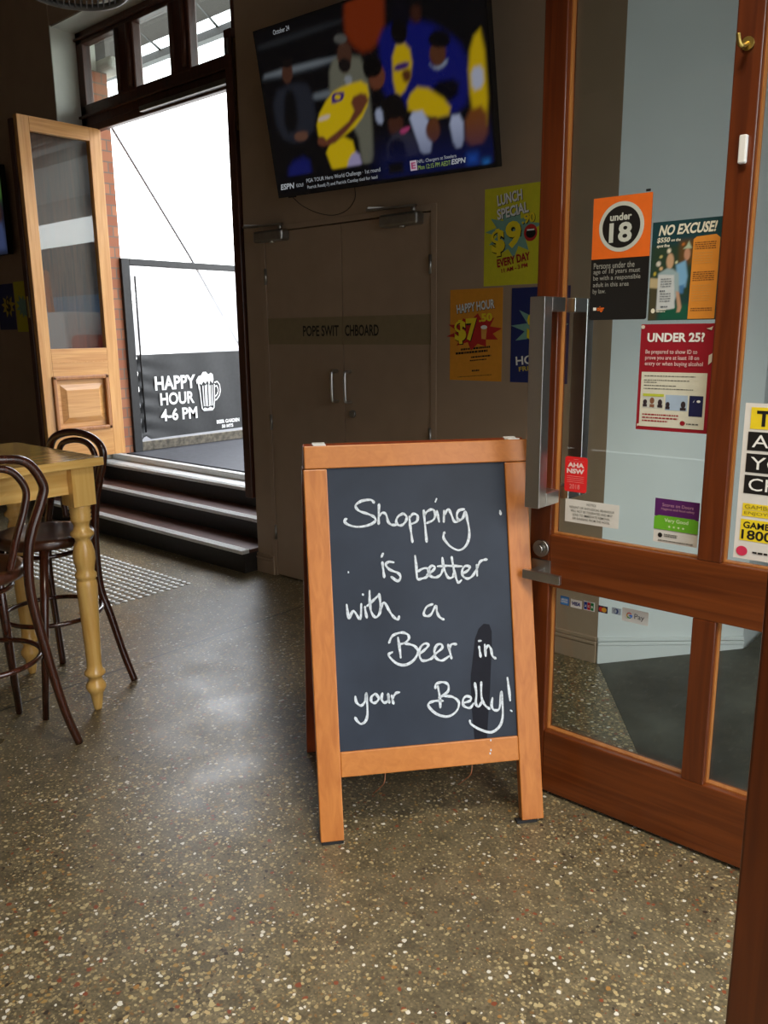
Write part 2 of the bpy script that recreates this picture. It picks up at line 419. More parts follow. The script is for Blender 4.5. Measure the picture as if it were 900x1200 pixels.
M['oakx'] = wood('orange_lacquered_pine_rail', lin((182, 110, 44)), lin((196, 124, 55)), 'x', 0.4, 0.1)
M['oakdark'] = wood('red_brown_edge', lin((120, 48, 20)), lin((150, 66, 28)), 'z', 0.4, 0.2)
M['slate'] = mat('slate_chalkboard', (0.027, 0.036, 0.055), 0.5, noise=0.25, scale=4, spec=0.25)
M['wet'] = mat('wiped_chalkboard', (0.009, 0.010, 0.017), 0.5, noise=0.1, spec=0.15)
M['chalk'] = mat('chalk_white', (0.60, 0.66, 0.72), 0.85, noise=0.25, scale=160)
M['tpine'] = wood('honey_pine', lin((226, 174, 92)), lin((244, 204, 126)), 'y', 0.14, 0.6)
M['tleg'] = wood('honey_pine_turned', lin((226, 174, 92)), lin((244, 204, 122)), 'z', 0.25, 0.5)
M['bent'] = wood('dark_bentwood', lin((42, 18, 10)), lin((74, 34, 20)), 'z', 0.25, 0.5)
M['seat'] = wood('dark_bentwood_seat', lin((46, 22, 13)), lin((80, 44, 28)), 'x', 0.28, 0.5)
M['steel'] = mat('brushed_steel', (0.62, 0.62, 0.61), 0.3, 1.0, noise=0.08, scale=60, stretch=(60, 60, 2))
M['darksteel'] = mat('dull_steel', (0.36, 0.35, 0.33), 0.36, 1.0, noise=0.1)
M['alu'] = mat('ribbed_aluminium', (0.72, 0.72, 0.69), 0.5, 0.25, noise=0.1, scale=80)
M['brass'] = mat('aged_brass', (0.50, 0.36, 0.10), 0.35, 1.0, noise=0.15)
M['black'] = mat('matt_black', (0.012, 0.012, 0.012), 0.5, noise=0.2)
M['rubber'] = mat('black_rubber', (0.010, 0.010, 0.010), 0.8, noise=0.2)
M['stepdark'] = mat('dark_step_riser', (0.020, 0.016, 0.013), 0.5, noise=0.3)
M['steptread'] = mat('red_brown_tread', (0.10, 0.045, 0.032), 0.45, noise=0.25, scale=20)
M['deck'] = mat('grey_outdoor_deck', (0.055, 0.057, 0.066), 0.7, noise=0.2, scale=20)
M['pave'] = mat('street_pavement', (0.30, 0.29, 0.27), 0.8, noise=0.15)
M['plastic'] = mat('white_plastic', (0.78, 0.78, 0.75), 0.4, noise=0.03)
M['glass'] = glass()
M['tvblack'] = mat('gloss_black_bezel', (0.008, 0.008, 0.009), 0.25, noise=0.1)
def ink(name, rgb, rough=0.5): return mat('ink_' + name, lin(rgb), rough, noise=0.04, scale=40)

# ------------------------------------------------------------------ setting
Zc = 4.2
XF = 0.55                                   # plane of the open street front
struct(MB().box((-10, -5, -0.12), (XF, 3.95, 0)).build('floor', M['floor']), 'speckled polished aggregate concrete floor', 'floor')
struct(MB().box((XF, -9, -0.14), (14, 2.2, -0.005)).build('floor_street', M['pave']), 'pavement outside the street front', 'pavement')
hx, hy = 0.809, 0.588
def rz(x, y): return max(0.0, 0.1 * ((x + 1.56) * hx + (y - 3.24) * hy))
rp = [(-1.56, 3.24), (-0.80, 2.215), (XF, 2.215), (XF, 4.9), (-1.06, 4.9), (-1.06, 3.69)]
b = MB(); n = len(rp)
b.add([(x, y, rz(x, y) + 0.001) for x, y in rp] + [(x, y, -0.12) for x, y in rp], [tuple(range(n)), tuple(range(2 * n - 1, n - 1, -1))] + [(i, i + n, (i + 1) % n + n, (i + 1) % n) for i in range(n)])
struct(b.build('floor_ramp', M['ramp']), 'dark worn concrete ramp behind the glazed door', 'ramp')
XC = -3.92; XE = -1.575
# back wall with the cupboard doorway cut out
b = MB()
b.box((XC, 3.25, 0), (-3.742, 3.95, Zc)); b.box((-2.528, 3.25, 0), (XE, 3.95, Zc)); b.box((-3.742, 3.25, 2.046), (-2.528, 3.95, Zc)); b.box((-3.742, 3.31, 0), (-2.528, 3.95, 2.046))
struct(b.build('wall_back', M['wall']), 'taupe wall holding the television and the cupboard doors', 'wall')
ex, ey = XE + 0.752 * 0.66, 3.25 + 0.659 * 0.66
struct(MB().prism([(XE, 3.25, 0), (ex, ey, 0), (ex, 4.9, 0), (XE, 4.9, 0)], (0, 0, Zc)).build('wall_right', M['white_wall']), 'pale wall seen through the glazed door', 'wall')
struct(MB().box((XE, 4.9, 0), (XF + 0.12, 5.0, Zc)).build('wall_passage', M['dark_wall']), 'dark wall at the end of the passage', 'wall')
struct(MB().box((-10, 3.57, 0), (-6.54, 3.95, Zc)).build('wall_left', M['wall']), 'shaded wall left of the garden doors', 'wall')
struct(MB().box((-6.54, 3.58, 3.83), (XC, 3.95, Zc)).build('wall_lintel', M['wall']), 'wall above the garden door transom', 'wall')
struct(MB().box((-10.1, -5.1, 0), (-10, 3.95, Zc)).build('wall_side', M['wall']), 'far left side wall', 'wall')
struct(MB().box((-10.1, -5.2, 0), (XF + 0.12, -5.1, Zc)).build('wall_front', M['wall']), 'wall behind the camera', 'wall')
b = MB(); b.box((XF, -5.1, 0), (XF + 0.12, -0.1, Zc)); b.box((XF, -0.1, 2.7), (XF + 0.12, 3.3, Zc)); b.box((XF, 2.9, 0), (XF + 0.12, 5.0, Zc))
struct(b.build('wall_street', M['wall']), 'street front wall with a wide open entrance', 'wall')
struct(MB().box((-10.1, -5.2, Zc), (XF + 0.12, 5.0, Zc + 0.1)).build('ceiling', M['ceil']), 'dark ceiling', 'ceiling')
# pale reveal lining of the deep door recess
b = MB(); b.box((-6.54, 3.572, 0.42), (-6.53, 3.95, 3.83)); b.box((-6.54, 3.584, 3.82), (XC, 3.95, 3.83))
struct(b.build('trim_1', M['reveal']), 'off-white reveal and soffit of the door recess', 'trim')
# skirting boards: board + two beads
def skirt(name, p, q, nrm, m, label, z=(0.0, 0.0)):
    p, q, nrm = Vector(p), Vector(q), Vector(nrm); b = MB(); d = q - p
    for z0, z1, t in ((0, 0.085, 0.014), (0.088, 0.103, 0.018), (0.106, 0.122, 0.013)):
        b.obox(p + Vector((0, 0, z0)), d, nrm * t, (0, 0, z1 - z0))
    return struct(b.build(name, m, bevel=0.002), label, 'skirting board')
skirt('baseboard_back', (XC, 3.25, 0), (-3.760, 3.25, 0), (0, -1, 0), M['wall'], 'short taupe skirting between the steps and the cupboard doors')
skirt('baseboard_middle', (-2.49, 3.25, 0), (XE, 3.25, 0), (0, -1, 0), M['wall'], 'taupe skirting right of the cupboard doors')
skirt('baseboard_right', (XE, 3.25, 0), (ex, ey, 0), (0.659, -0.752, 0), M['white_wall'], 'pale skirting along the splayed wall')

# ---- steps up to the garden doors
st = sroot('steps', 'three dark steps with metal nosings below the garden doors', 'steps', (-5.2, 3.4, 0))
XL, XR = -6.6, -3.93
lv = [(3.126, 3.41, 0.147), (3.38, 3.65, 0.286), (3.62, 3.95, 0.415)]
for i, (y0, y1, z) in enumerate(lv):
    yb = 3.56 if i < 2 else 3.95
    x1 = XR if i == 0 else XC - 0.004; x0 = XL if i == 0 else -6.525
    MB().box((x0, y0 + 0.02, (0 if i == 0 else lv[i - 1][2])), (x1, 3.95 if i else 3.56, z - 0.022)).build('riser', M['stepdark'], st)
    MB().box((x0, y0 + 0.062, z - 0.022), (x1, y1, z)).build('tread', M['steptread'] if i < 2 else M['alu'], st)
    b = MB().box((x0, y0, z - 0.022), (x1, y0 + 0.06, z + 0.003)); no = b.build('nosing', M['alu'], st, bevel=0.004)
    g = MB()
    for k in range(5): g.box((x0, y0 + 0.010 + k * 0.0085, z + 0.003), (x1, y0 + 0.0125 + k * 0.0085, z + 0.0045))
    g.build('grip_ridge', M['alu'], no)
    if i < 2: MB().box((x0, y0 + 0.052, z + 0.0005), (x1, y0 + 0.057, z + 0.0045)).build('edge_strip', M['plastic'], st)
MB().box((-6.52, 3.80, 0.415), (XC - 0.004, 3.86, 0.462)).build('threshold', M['alu'], st, bevel=0.006)

# ---- garden door frame and transom window
w1 = sroot('window_1', 'dark framed transom window of three panes above the garden doors', 'window', (-5.3, 3.8, 3.07))
zt, zb = 3.83, 3.07
fr = MB()
fr.box((-6.53, 3.78, 3.07), (-6.44, 3.855, zt - 0.01)); fr.box((-6.53, 3.78, 3.725), (XC - 0.004, 3.855, zt - 0.01))
fr.box((-6.53, 3.78, 3.13), (XC - 0.004, 3.855, 3.285)); fr.box((-6.53, 3.765, 3.07), (XC - 0.004, 3.82, 3.128)); fr.box((-4.60, 3.78, 3.07), (-4.50, 3.855, 3.82))
fr.box((-6.53, 3.755, 3.185), (XC - 0.004, 3.78, 3.205)).box((-6.53, 3.76, 3.755), (XC - 0.004, 3.78, 3.775))
fr.build('window_frame', M['darkframe'], w1, bevel=0.006)
for xa, xb in ((-5.975, -5.725), (-5.280, -5.045)):
    m_ = MB().box((xa, 3.775, 3.26), (xb, 3.855, 3.74)); m_.build('mullion', M['darkframe'], w1, bevel=0.012)
    MB().tube([(xa + 0.05, 3.772, 3.29), (xa + 0.05, 3.772, 3.72)], 0.02).tube([(xb - 0.05, 3.772, 3.29), (xb - 0.05, 3.772, 3.72)], 0.02).build('moulding', M['darkframe'], w1)
for xa, xb in ((-6.44, -5.975), (-5.725, -5.28), (-5.045, -4.60)):
    MB().box((xa, 3.828, 3.285), (xb, 3.833, 3.725)).build('pane', M['glass'], w1)
MB().box((-5.62, 3.72, 3.085), (-4.55, 3.765, 3.12)).build('closer_track', M['darksteel'], w1, bevel=0.004)
fj = MB(); fj.box((-6.53, 3.79, 0.462), (-6.46, 3.86, 3.07)); fj.box((-3.99, 3.93, 0.462), (XC - 0.004, 3.95, 3.07))
struct(fj.build('trim_2', M['darkframe'], bevel=0.004), 'dark jambs of the garden doors', 'door frame')

# ---- left garden door leaf: glazed, panelled, opened square into the room
def garden_leaf(name, label, X, hingeY, facing, z0=0.492, z1=3.077, wd=0.677, th=0.055):
    d = sroot(name, label, 'door', (X, hingeY, z0))
    y = lambda k: hingeY - k; xa, xb = X - th, X
    def bx(nm, k0, k1, za, zb, m, x0=xa, x1=xb, bev=0.003): return MB().box((x0, y(k1), za), (x1, y(k0), zb)).build(nm, m, d, bevel=bev)
    bx('stile', 0, 0.102, z0, z1, M['leaf']); bx('stile', 0.585, wd, z0, z1, M['leaf'])
    bx('rail', 0.102, 0.585, 2.975, z1, M['leafr']); bx('rail', 0.102, 0.585, 1.157, 1.379, M['leafr']); bx('rail', 0.102, 0.585, z0, 0.72, M['leafr'])
    bx('pane', 0.100, 0.587, 1.377, 2.977, M['glass'], X - 0.03, X - 0.025, 0)
    bx('panel', 0.102, 0.585, 0.72, 1.157, M['leafr'], X - 0.04, X - 0.018, 0)
    # raised field with bevelled margin
    b = MB(); o = [(0.16, 0.785), (0.53, 0.785), (0.53, 1.095), (0.16, 1.095)]; i_ = [(0.205, 0.83), (0.485, 0.83), (0.485, 1.05), (0.205, 1.05)]
    vs = [(X - 0.018, y(k), z) for k, z in o] + [(X + 0.002, y(k), z) for k, z in i_]
    b.add(vs, [(0, 1, 5, 4), (1, 2, 6, 5), (2, 3, 7, 6), (3, 0, 4, 7), (4, 5, 6, 7)]); b.build('panel_field', M['leafr'], d)
    b = MB()
    for k0, k1, za, zb in ((0.112, 0.60, 1.132, 1.165), (0.112, 0.60, 0.715, 0.748), (0.112, 0.145, 0.715, 1.165), (0.567, 0.60, 0.715, 1.165)): b.box((X - 0.02, y(k1), za), (X + 0.018, y(k0), zb))
    b.build('bolection_moulding', M['bead'], d, bevel=0.008)
    MB().box((X - 0.001, y(0.585), 1.268), (X + 0.005, y(0.102), 1.276)).build('bead', M['leaf'], d)
    return d
dl = garden_leaf('door_2', 'honey timber garden door leaf with a glazed top and raised panel', -6.27, 3.785, 1)
d3 = sroot('door_3', 'dark timber garden door leaf folded flat behind the honey leaf', 'door', (-6.34, 3.7, 0.492))
MB().box((-6.41, 3.105, 0.492), (-6.345, 3.76, 3.06)).build('leaf', M['darkframe'], d3, bevel=0.004)
MB().box((-6.385, 3.100, 1.62), (-6.365, 3.107, 1.78)).build('strike_plate', M['brass'], d3)
d4 = sroot('door_4', 'dark timber garden door leaf seen edge on beside the television wall', 'door', (-3.97, 3.5, 0.45))
MB().box((-4.0, 3.23, 0.47), (-3.934, 3.90, 3.15)).build('leaf', M['darkframe'], d4, bevel=0.006)
MB().box((-3.9355, 3.245, 2.62), (-3.932, 3.272, 3.10)).build('flush_bolt', M['brass'], d4)
MB().box((-3.975, 3.226, 3.02), (-3.955, 3.232, 3.10)).build('catch_plate', M['darksteel'], d4)

# ---- cupboard doors in the back wall: two leaves sharing one sign strip
def cupboard(name, label, x0, x1, hinge_left, txt, tb):
    d = sroot(name, label, 'door', ((x0 + x1) / 2, 3.26, 0.0))
    MB().box((x0, 3.252, 0.008), (x1, 3.296, 2.040)).build('leaf', M['doorpaint'], d, bevel=0.003)
    s = MB().box((x0 + 0.001, 3.2495, 1.418), (x1 - 0.001, 3.252, 1.565)).build('sign_strip', M['band'], d)
    sh = Sheet((x0, 3.2495, 1.418), (x1 - x0, 0, 0), (0, 0, 0.147), (0, -1, 0))
    sh.text('lettering', txt, tb, ink('black', (22, 20, 18)), s, 0.0002, bold=0.02)
    hx_ = x1 - 0.048 if hinge_left else x0 + 0.048
    MB().tube(spline([(hx_, 3.252, 1.275), (hx_, 3.215, 1.272), (hx_, 3.205, 1.25), (hx_, 3.205, 1.135), (hx_, 3.215, 1.113), (hx_, 3.252, 1.11)]), 0.009).build('pull_handle', M['steel'], d)
    if not hinge_left:
        MB().tube([(x0 + 0.062, 3.252, 1.047), (x0 + 0.062, 3.240, 1.047)], 0.021, 20).build('lock', M['darksteel'], d)
    e = x0 if hinge_left else x1
    for z in (0.28, 0.96, 1.80): MB().tube([(e, 3.245, z - 0.045), (e, 3.245, z + 0.045)], 0.008).build('hinge', M['darksteel'], d)
    # overhead closer: body on the leaf, folding arm to a shoe on the wall above
    ca = x0 + 0.05 if hinge_left else x1 - 0.20
    cl = MB().box((ca - 0.08, 3.185, 1.985), (ca + 0.16, 3.252, 2.045)).build('door_closer', M['darksteel'], d, bevel=0.012)
    MB().tube([(ca + 0.05, 3.215, 1.978), (ca + 0.05, 3.215, 1.99)], 0.014, 16).build('closer_cap', M['steel'], cl)
    MB().tube([(ca + 0.12, 3.215, 2.04), (ca + 0.12, 3.215, 2.075)], 0.012).obox((ca + 0.135, 3.225, 2.068), (-0.29, -0.03, 0.0), (0.006, -0.022, 0), (0, 0, 0.010)).obox((ca - 0.155, 3.185, 2.080), (0.06, 0.065, 0), (0.018, -0.012, 0), (0, 0, 0.008)).build('closer_arm', M['darksteel'], cl)
    return d
cupboard('door_5', 'left taupe cupboard door reading POPE SWIT', -3.738, -3.134, True, 'POPE SWIT', (0.49, 0.30, 0.955, 0.70))
cupboard('door_6', 'right taupe cupboard door reading CHBOARD', -3.130, -2.532, False, 'CHBOARD', (0.025, 0.30, 0.43, 0.70))
b = MB(); b.box((-2.530, 3.2465, 0), (-2.495, 3.25, 2.075)).box((-3.775, 3.2465, 0), (-3.740, 3.25, 2.075)).box((-3.740, 3.2465, 2.046), (-2.530, 3.25, 2.075))
struct(b.build('trim_3', M['doorpaint'], bevel=0.002), 'flat taupe frame round the cupboard doors', 'door frame')

# ---- glazed front door, opened inwards
GY = 2.15
d1 = sroot('door_1', 'red-brown timber and glass entrance door opened inwards, stickers on its panes', 'door', (-0.72, GY, 0.0))
def gb(nm, x0, x1, z0, z1, m): return MB().box((x0, GY, z0), (x1, GY + 0.055, z1)).build(nm, m, d1, bevel=0.003)
gb('stile', -1.283, -1.212, 0.012, 2.85, M['cedar']); gb('stile', -0.255, -0.160, 0.012, 2.85, M['cedar'])
gb('rail', -1.212, -0.255, 0.012, 0.222, M['cedar_x']); gb('rail', -1.212, -0.255, 0.707, 0.872, M['cedar_x']); gb('rail', -1.212, -0.255, 2.70, 2.85, M['cedar_x'])
gb('muntin', -0.765, -0.702, 0.222, 0.707, M['cedar']); gb('muntin', -0.765, -0.702, 0.872, 2.70, M['cedar'])
for xa, xb in ((-1.212, -0.765), (-0.702, -0.255)):
    for za, zb2 in ((0.222, 0.707), (0.872, 2.70)):
        MB().box((xa, GY + 0.040, za), (xb, GY + 0.046, zb2)).build('pane', M['glass'], d1)
        b = MB()
        for q in (((xa, za), (xb, za + 0.003)), ((xa, zb2 - 0.003), (xb, zb2)), ((xa, za + 0.003), (xa + 0.003, zb2 - 0.003)), ((xb - 0.003, za + 0.003), (xb, zb2 - 0.003))):
            b.box((q[0][0], GY + 0.022, q[0][1]), (q[1][0], GY + 0.040, q[1][1]))
        b.build('glazing_bead', M['bead'], d1)
for s, nm in ((-1, 'outer'), (1, 'inner')):
    f0 = GY if s < 0 else GY + 0.055
    yy = lambda k: f0 + s * k
    b = MB(); zt_, zb_ = 1.572, 0.975
    b.box((-1.234, yy(0.075), zb_), (-1.187, yy(0.118), zt_)); b.box((-1.234, yy(0.0), zt_ - 0.040), (-1.187, yy(0.0755), zt_)); b.box((-1.234, yy(0.0), zb_), (-1.187, yy(0.0755), zb_ + 0.040))
    b.build('pull_handle', M['steel'], d1, bevel=0.002)
MB().tube([(-1.238, GY, 0.826), (-1.238, GY - 0.012, 0.826)], 0.026, 24).tube([(-1.238, GY - 0.012, 0.826), (-1.238, GY - 0.026, 0.826)], 0.013, 20).build('lock', M['darksteel'], d1)
lp = MB().box((-1.270, GY - 0.008, 0.738), (-1.205, GY, 0.790)).build('lever_plate', M['darksteel'], d1, bevel=0.002)
MB().box((-1.262, GY - 0.075, 0.742), (-1.135, GY - 0.060, 0.770)).box((-1.250, GY - 0.06, 0.746), (-1.224, GY - 0.008, 0.766)).build('lever', M['steel'], lp, bevel=0.002)
hk = MB().tube([(-0.735, GY, 2.131), (-0.735, GY - 0.006, 2.131)], 0.015, 20).tube(spline([(-0.735, GY - 0.004, 2.131), (-0.737, GY - 0.030, 2.120), (-0.741, GY - 0.042, 2.125), (-0.744, GY - 0.044, 2.145)]), 0.0055)
hk.build('hook', M['brass'], d1)
MB().box((-0.734, GY - 0.016, 1.866), (-0.716, GY, 1.930)).build('door_sensor', M['plastic'], d1, bevel=0.003)
struct(MB().box((-0.267, 0.98, 0), (-0.09, 1.09, 3.0)).build('trim_4', M['cedar'], bevel=0.004), 'red-brown timber entrance jamb close to the camera at right', 'door jamb')

# ------------------------------------------------------------------ outside, through the garden doors
struct(MB().box((-12, 3.95, 0.2), (XC, 9.0, 0.45)).build('floor_deck', M['deck']), 'grey outdoor deck beyond the garden doors', 'deck')
struct(MB().box((-7.4, 3.87, 0.45), (-6.50, 4.02, 3.575)).build('wall_pier', M['brick']), 'brick pier beside the open garden door', 'wall')
struct(MB().box((-7.4, 3.95, 3.575), (-6.33, 4.14, 3.675)).build('trim_5', M['reveal'], bevel=0.045, seg=4), 'rounded grey capital on the brick pier', 'capital')
struct(MB().box((-7.4, 3.952, 3.675), (-6.56, 4.06, 4.13)).build('wall_parapet', M['dark_wall']), 'dark upright above the pier capital', 'wall')
struct(MB().box((-2, 9.5, -0.14), (14, 13, -0.02)).build('floor_road', M['pave']), 'roadway across the street', 'road')
# ------------------------------------------------------------------ traced handwriting (mm on the board) and screen picture areas
CHALK=[[[208.3,1005.9],[204.3,1012.5],[195.8,1016.3],[174.2,1014.7],[158.7,1007.7],[151.8,998.6],[161.9,984.5],[189.4,973.4],[206.3,964.0],[210.1,953.1],[196.6,943.1],[170.4,937.1],[144.7,938.3],[123.6,946.6],[116.3,955.5],[117.8,960.1],[124.3,962.3]],[[223.3,1001.8],[220.9,969.8],[219.1,942.0]],[[220.3,965.5],[232.9,975.6],[243.4,968.7],[248.9,947.0],[259.4,937.9],[274.6,937.1]],[[296.0,970.6],[280.2,962.7],[273.0,948.0],[279.0,936.1],[292.1,936.3],[303.7,948.7],[305.2,961.5],[296.0,970.6]],[[314.4,961.1],[315.1,939.5],[317.3,913.5],[320.2,882.3]],[[315.0,956.7],[326.6,967.9],[339.5,962.1],[336.5,944.9],[318.5,937.2]],[[359.7,977.1],[361.5,932.9],[364.2,880.8]],[[359.7,961.6],[371.4,974.0],[387.6,978.5],[394.9,965.1],[388.7,947.2],[367.0,937.8]],[[400.7,974.4],[403.3,954.7],[406.1,939.4]],[[401.7,1011.3],[396.7,1000.6]],[[422.9,973.4],[420.3,938.7]],[[422.7,960.4],[435.6,977.2],[443.9,963.7],[451.7,941.6],[460.4,936.8],[470.7,945.0]],[[487.0,974.8],[468.9,971.3],[462.3,956.3],[467.3,940.8],[481.2,948.9],[488.9,968.2],[494.4,943.9],[499.0,900.0],[488.3,865.7],[465.1,850.3],[438.8,861.8],[419.9,884.5],[417.4,897.6],[421.0,907.4]],[[599.6,965.3],[600.7,958.7],[601.2,952.0]],[[228.3,852.7],[223.0,843.1]],[[224.9,827.2],[226.7,802.2],[228.7,780.7]],[[260.4,823.9],[245.3,826.9],[234.9,818.9],[246.3,803.2],[271.9,791.0],[278.2,777.7],[268.6,767.6],[249.6,781.6]],[[326.0,841.9],[328.3,807.6],[329.7,771.8],[342.9,770.5],[359.0,774.7],[368.4,787.2],[361.6,800.5],[347.0,800.1],[333.4,793.1]],[[359.2,779.5],[375.2,789.4],[386.0,801.7],[376.1,807.5],[364.4,794.3],[368.0,779.0],[385.4,771.4],[402.6,779.1],[411.0,796.0]],[[410.5,830.7],[413.5,800.2],[425.3,769.1],[441.0,770.3],[443.8,783.2]],[[439.5,831.3],[444.4,794.1],[449.8,767.7],[456.6,752.0],[467.2,758.8]],[[393.7,804.8],[427.0,804.6],[471.5,800.3]],[[470.4,777.3],[488.8,787.2],[494.8,797.7],[480.5,800.7],[470.9,788.2],[472.3,770.7],[487.6,761.9],[503.8,771.0],[516.9,789.9]],[[517.5,803.0],[517.1,768.1]],[[518.3,792.0],[528.3,811.1],[539.9,816.2],[551.3,817.3]],[[110.9,706.8],[113.1,681.1],[116.5,663.9],[130.5,686.4],[149.4,660.8],[155.0,706.1]],[[165.4,696.9],[166.8,681.9],[170.2,662.4]],[[160.7,734.3],[162.3,731.7]],[[181.9,744.1],[181.1,710.8],[184.0,680.7],[196.1,662.8],[209.7,674.8],[212.8,704.5],[210.3,732.5]],[[171.9,697.8],[189.8,712.4],[208.8,728.3]],[[211.0,683.2],[224.2,705.9],[240.2,677.1],[252.4,659.1],[263.8,651.5],[268.2,662.3]],[[373.4,690.8],[354.5,684.2],[344.3,664.2],[353.1,655.8],[366.6,660.1],[383.0,685.0],[385.5,666.7],[392.7,650.6],[405.6,641.9]],[[261.6,598.4],[265.2,563.8],[267.3,535.7]],[[233.5,583.2],[245.3,603.8],[271.9,611.4],[291.3,604.9],[295.0,591.7],[281.3,579.8],[261.5,576.9]],[[281.2,578.5],[309.2,569.2],[320.7,551.1],[307.1,526.3],[280.2,513.3],[254.3,519.6],[233.6,540.4],[231.8,549.9],[243.0,554.7]],[[323.7,542.2],[342.9,555.5],[354.1,567.7],[343.8,573.6],[330.1,564.2],[324.0,546.6],[332.6,522.7],[360.0,525.8],[374.0,540.3]],[[371.2,537.9],[396.0,555.6],[393.9,567.4],[380.5,565.8],[371.7,548.3],[376.0,527.2],[394.2,518.1],[418.0,530.6]],[[415.2,565.9],[419.5,543.9],[424.1,521.9]],[[416.7,550.6],[426.3,565.1],[441.9,564.0]],[[511.7,569.0],[519.8,569.3]],[[512.2,552.4],[514.0,534.8],[515.9,519.4]],[[530.5,557.6],[531.3,537.9],[531.8,520.4]],[[531.3,537.9],[540.2,552.5],[548.8,543.2],[553.1,521.0],[563.0,511.5]],[[123.9,431.9],[126.8,412.9],[140.5,402.5],[152.9,415.5],[157.3,438.5]],[[157.3,438.5],[158.5,384.5],[152.5,357.0],[137.8,348.0],[126.5,356.9],[120.0,369.1]],[[184.7,434.9],[172.4,425.6],[171.7,411.6],[183.3,407.3],[194.4,419.1],[184.7,434.9]],[[206.1,434.5],[202.8,416.0],[211.8,404.9],[224.2,414.2],[222.6,430.8],[223.7,414.3],[226.0,402.3]],[[234.3,425.2],[236.0,410.9],[238.7,398.9]],[[236.2,415.6],[246.5,430.3],[258.6,432.6]],[[376.9,442.0],[381.5,408.4],[381.8,375.1]],[[369.2,435.5],[372.3,448.1],[392.0,452.7],[408.7,444.2],[408.8,425.2],[392.5,412.2],[377.5,406.3]],[[392.4,409.9],[421.5,405.1],[440.2,386.8],[431.6,361.3],[403.9,347.0],[370.2,357.1],[347.1,380.4],[347.7,392.2],[367.4,397.7],[391.6,395.6]],[[454.8,384.2],[474.8,388.7],[478.7,398.0],[465.6,403.8],[454.4,395.2],[454.4,376.1],[473.7,367.3],[486.7,380.6]],[[493.2,442.3],[496.5,408.5],[493.1,380.0],[500.9,368.9],[513.1,383.2]],[[513.6,443.0],[512.3,397.6],[521.0,372.9],[536.2,358.7]],[[546.8,392.4],[543.0,366.3],[552.3,353.5],[567.6,359.4],[575.6,409.3]],[[576.1,409.2],[577.3,344.2],[567.4,306.5],[539.0,287.4],[504.8,297.7],[476.1,316.9],[471.8,329.3]],[[597.2,450.9],[600.4,414.5],[602.6,378.1]],[[602.1,349.3],[606.9,345.5]]]
SMEAR=[[482.8,469.6],[491.3,521.2],[500.8,577.2],[513.6,606.8],[530.1,620.9],[548.0,617.5],[555.0,595.2],[552.8,551.6],[544.8,464.8],[546.8,490.9],[540.7,419.3],[532.1,348.0],[523.1,267.3],[483.7,270.9],[480.3,352.4],[480.2,448.1],[484.0,495.6]]
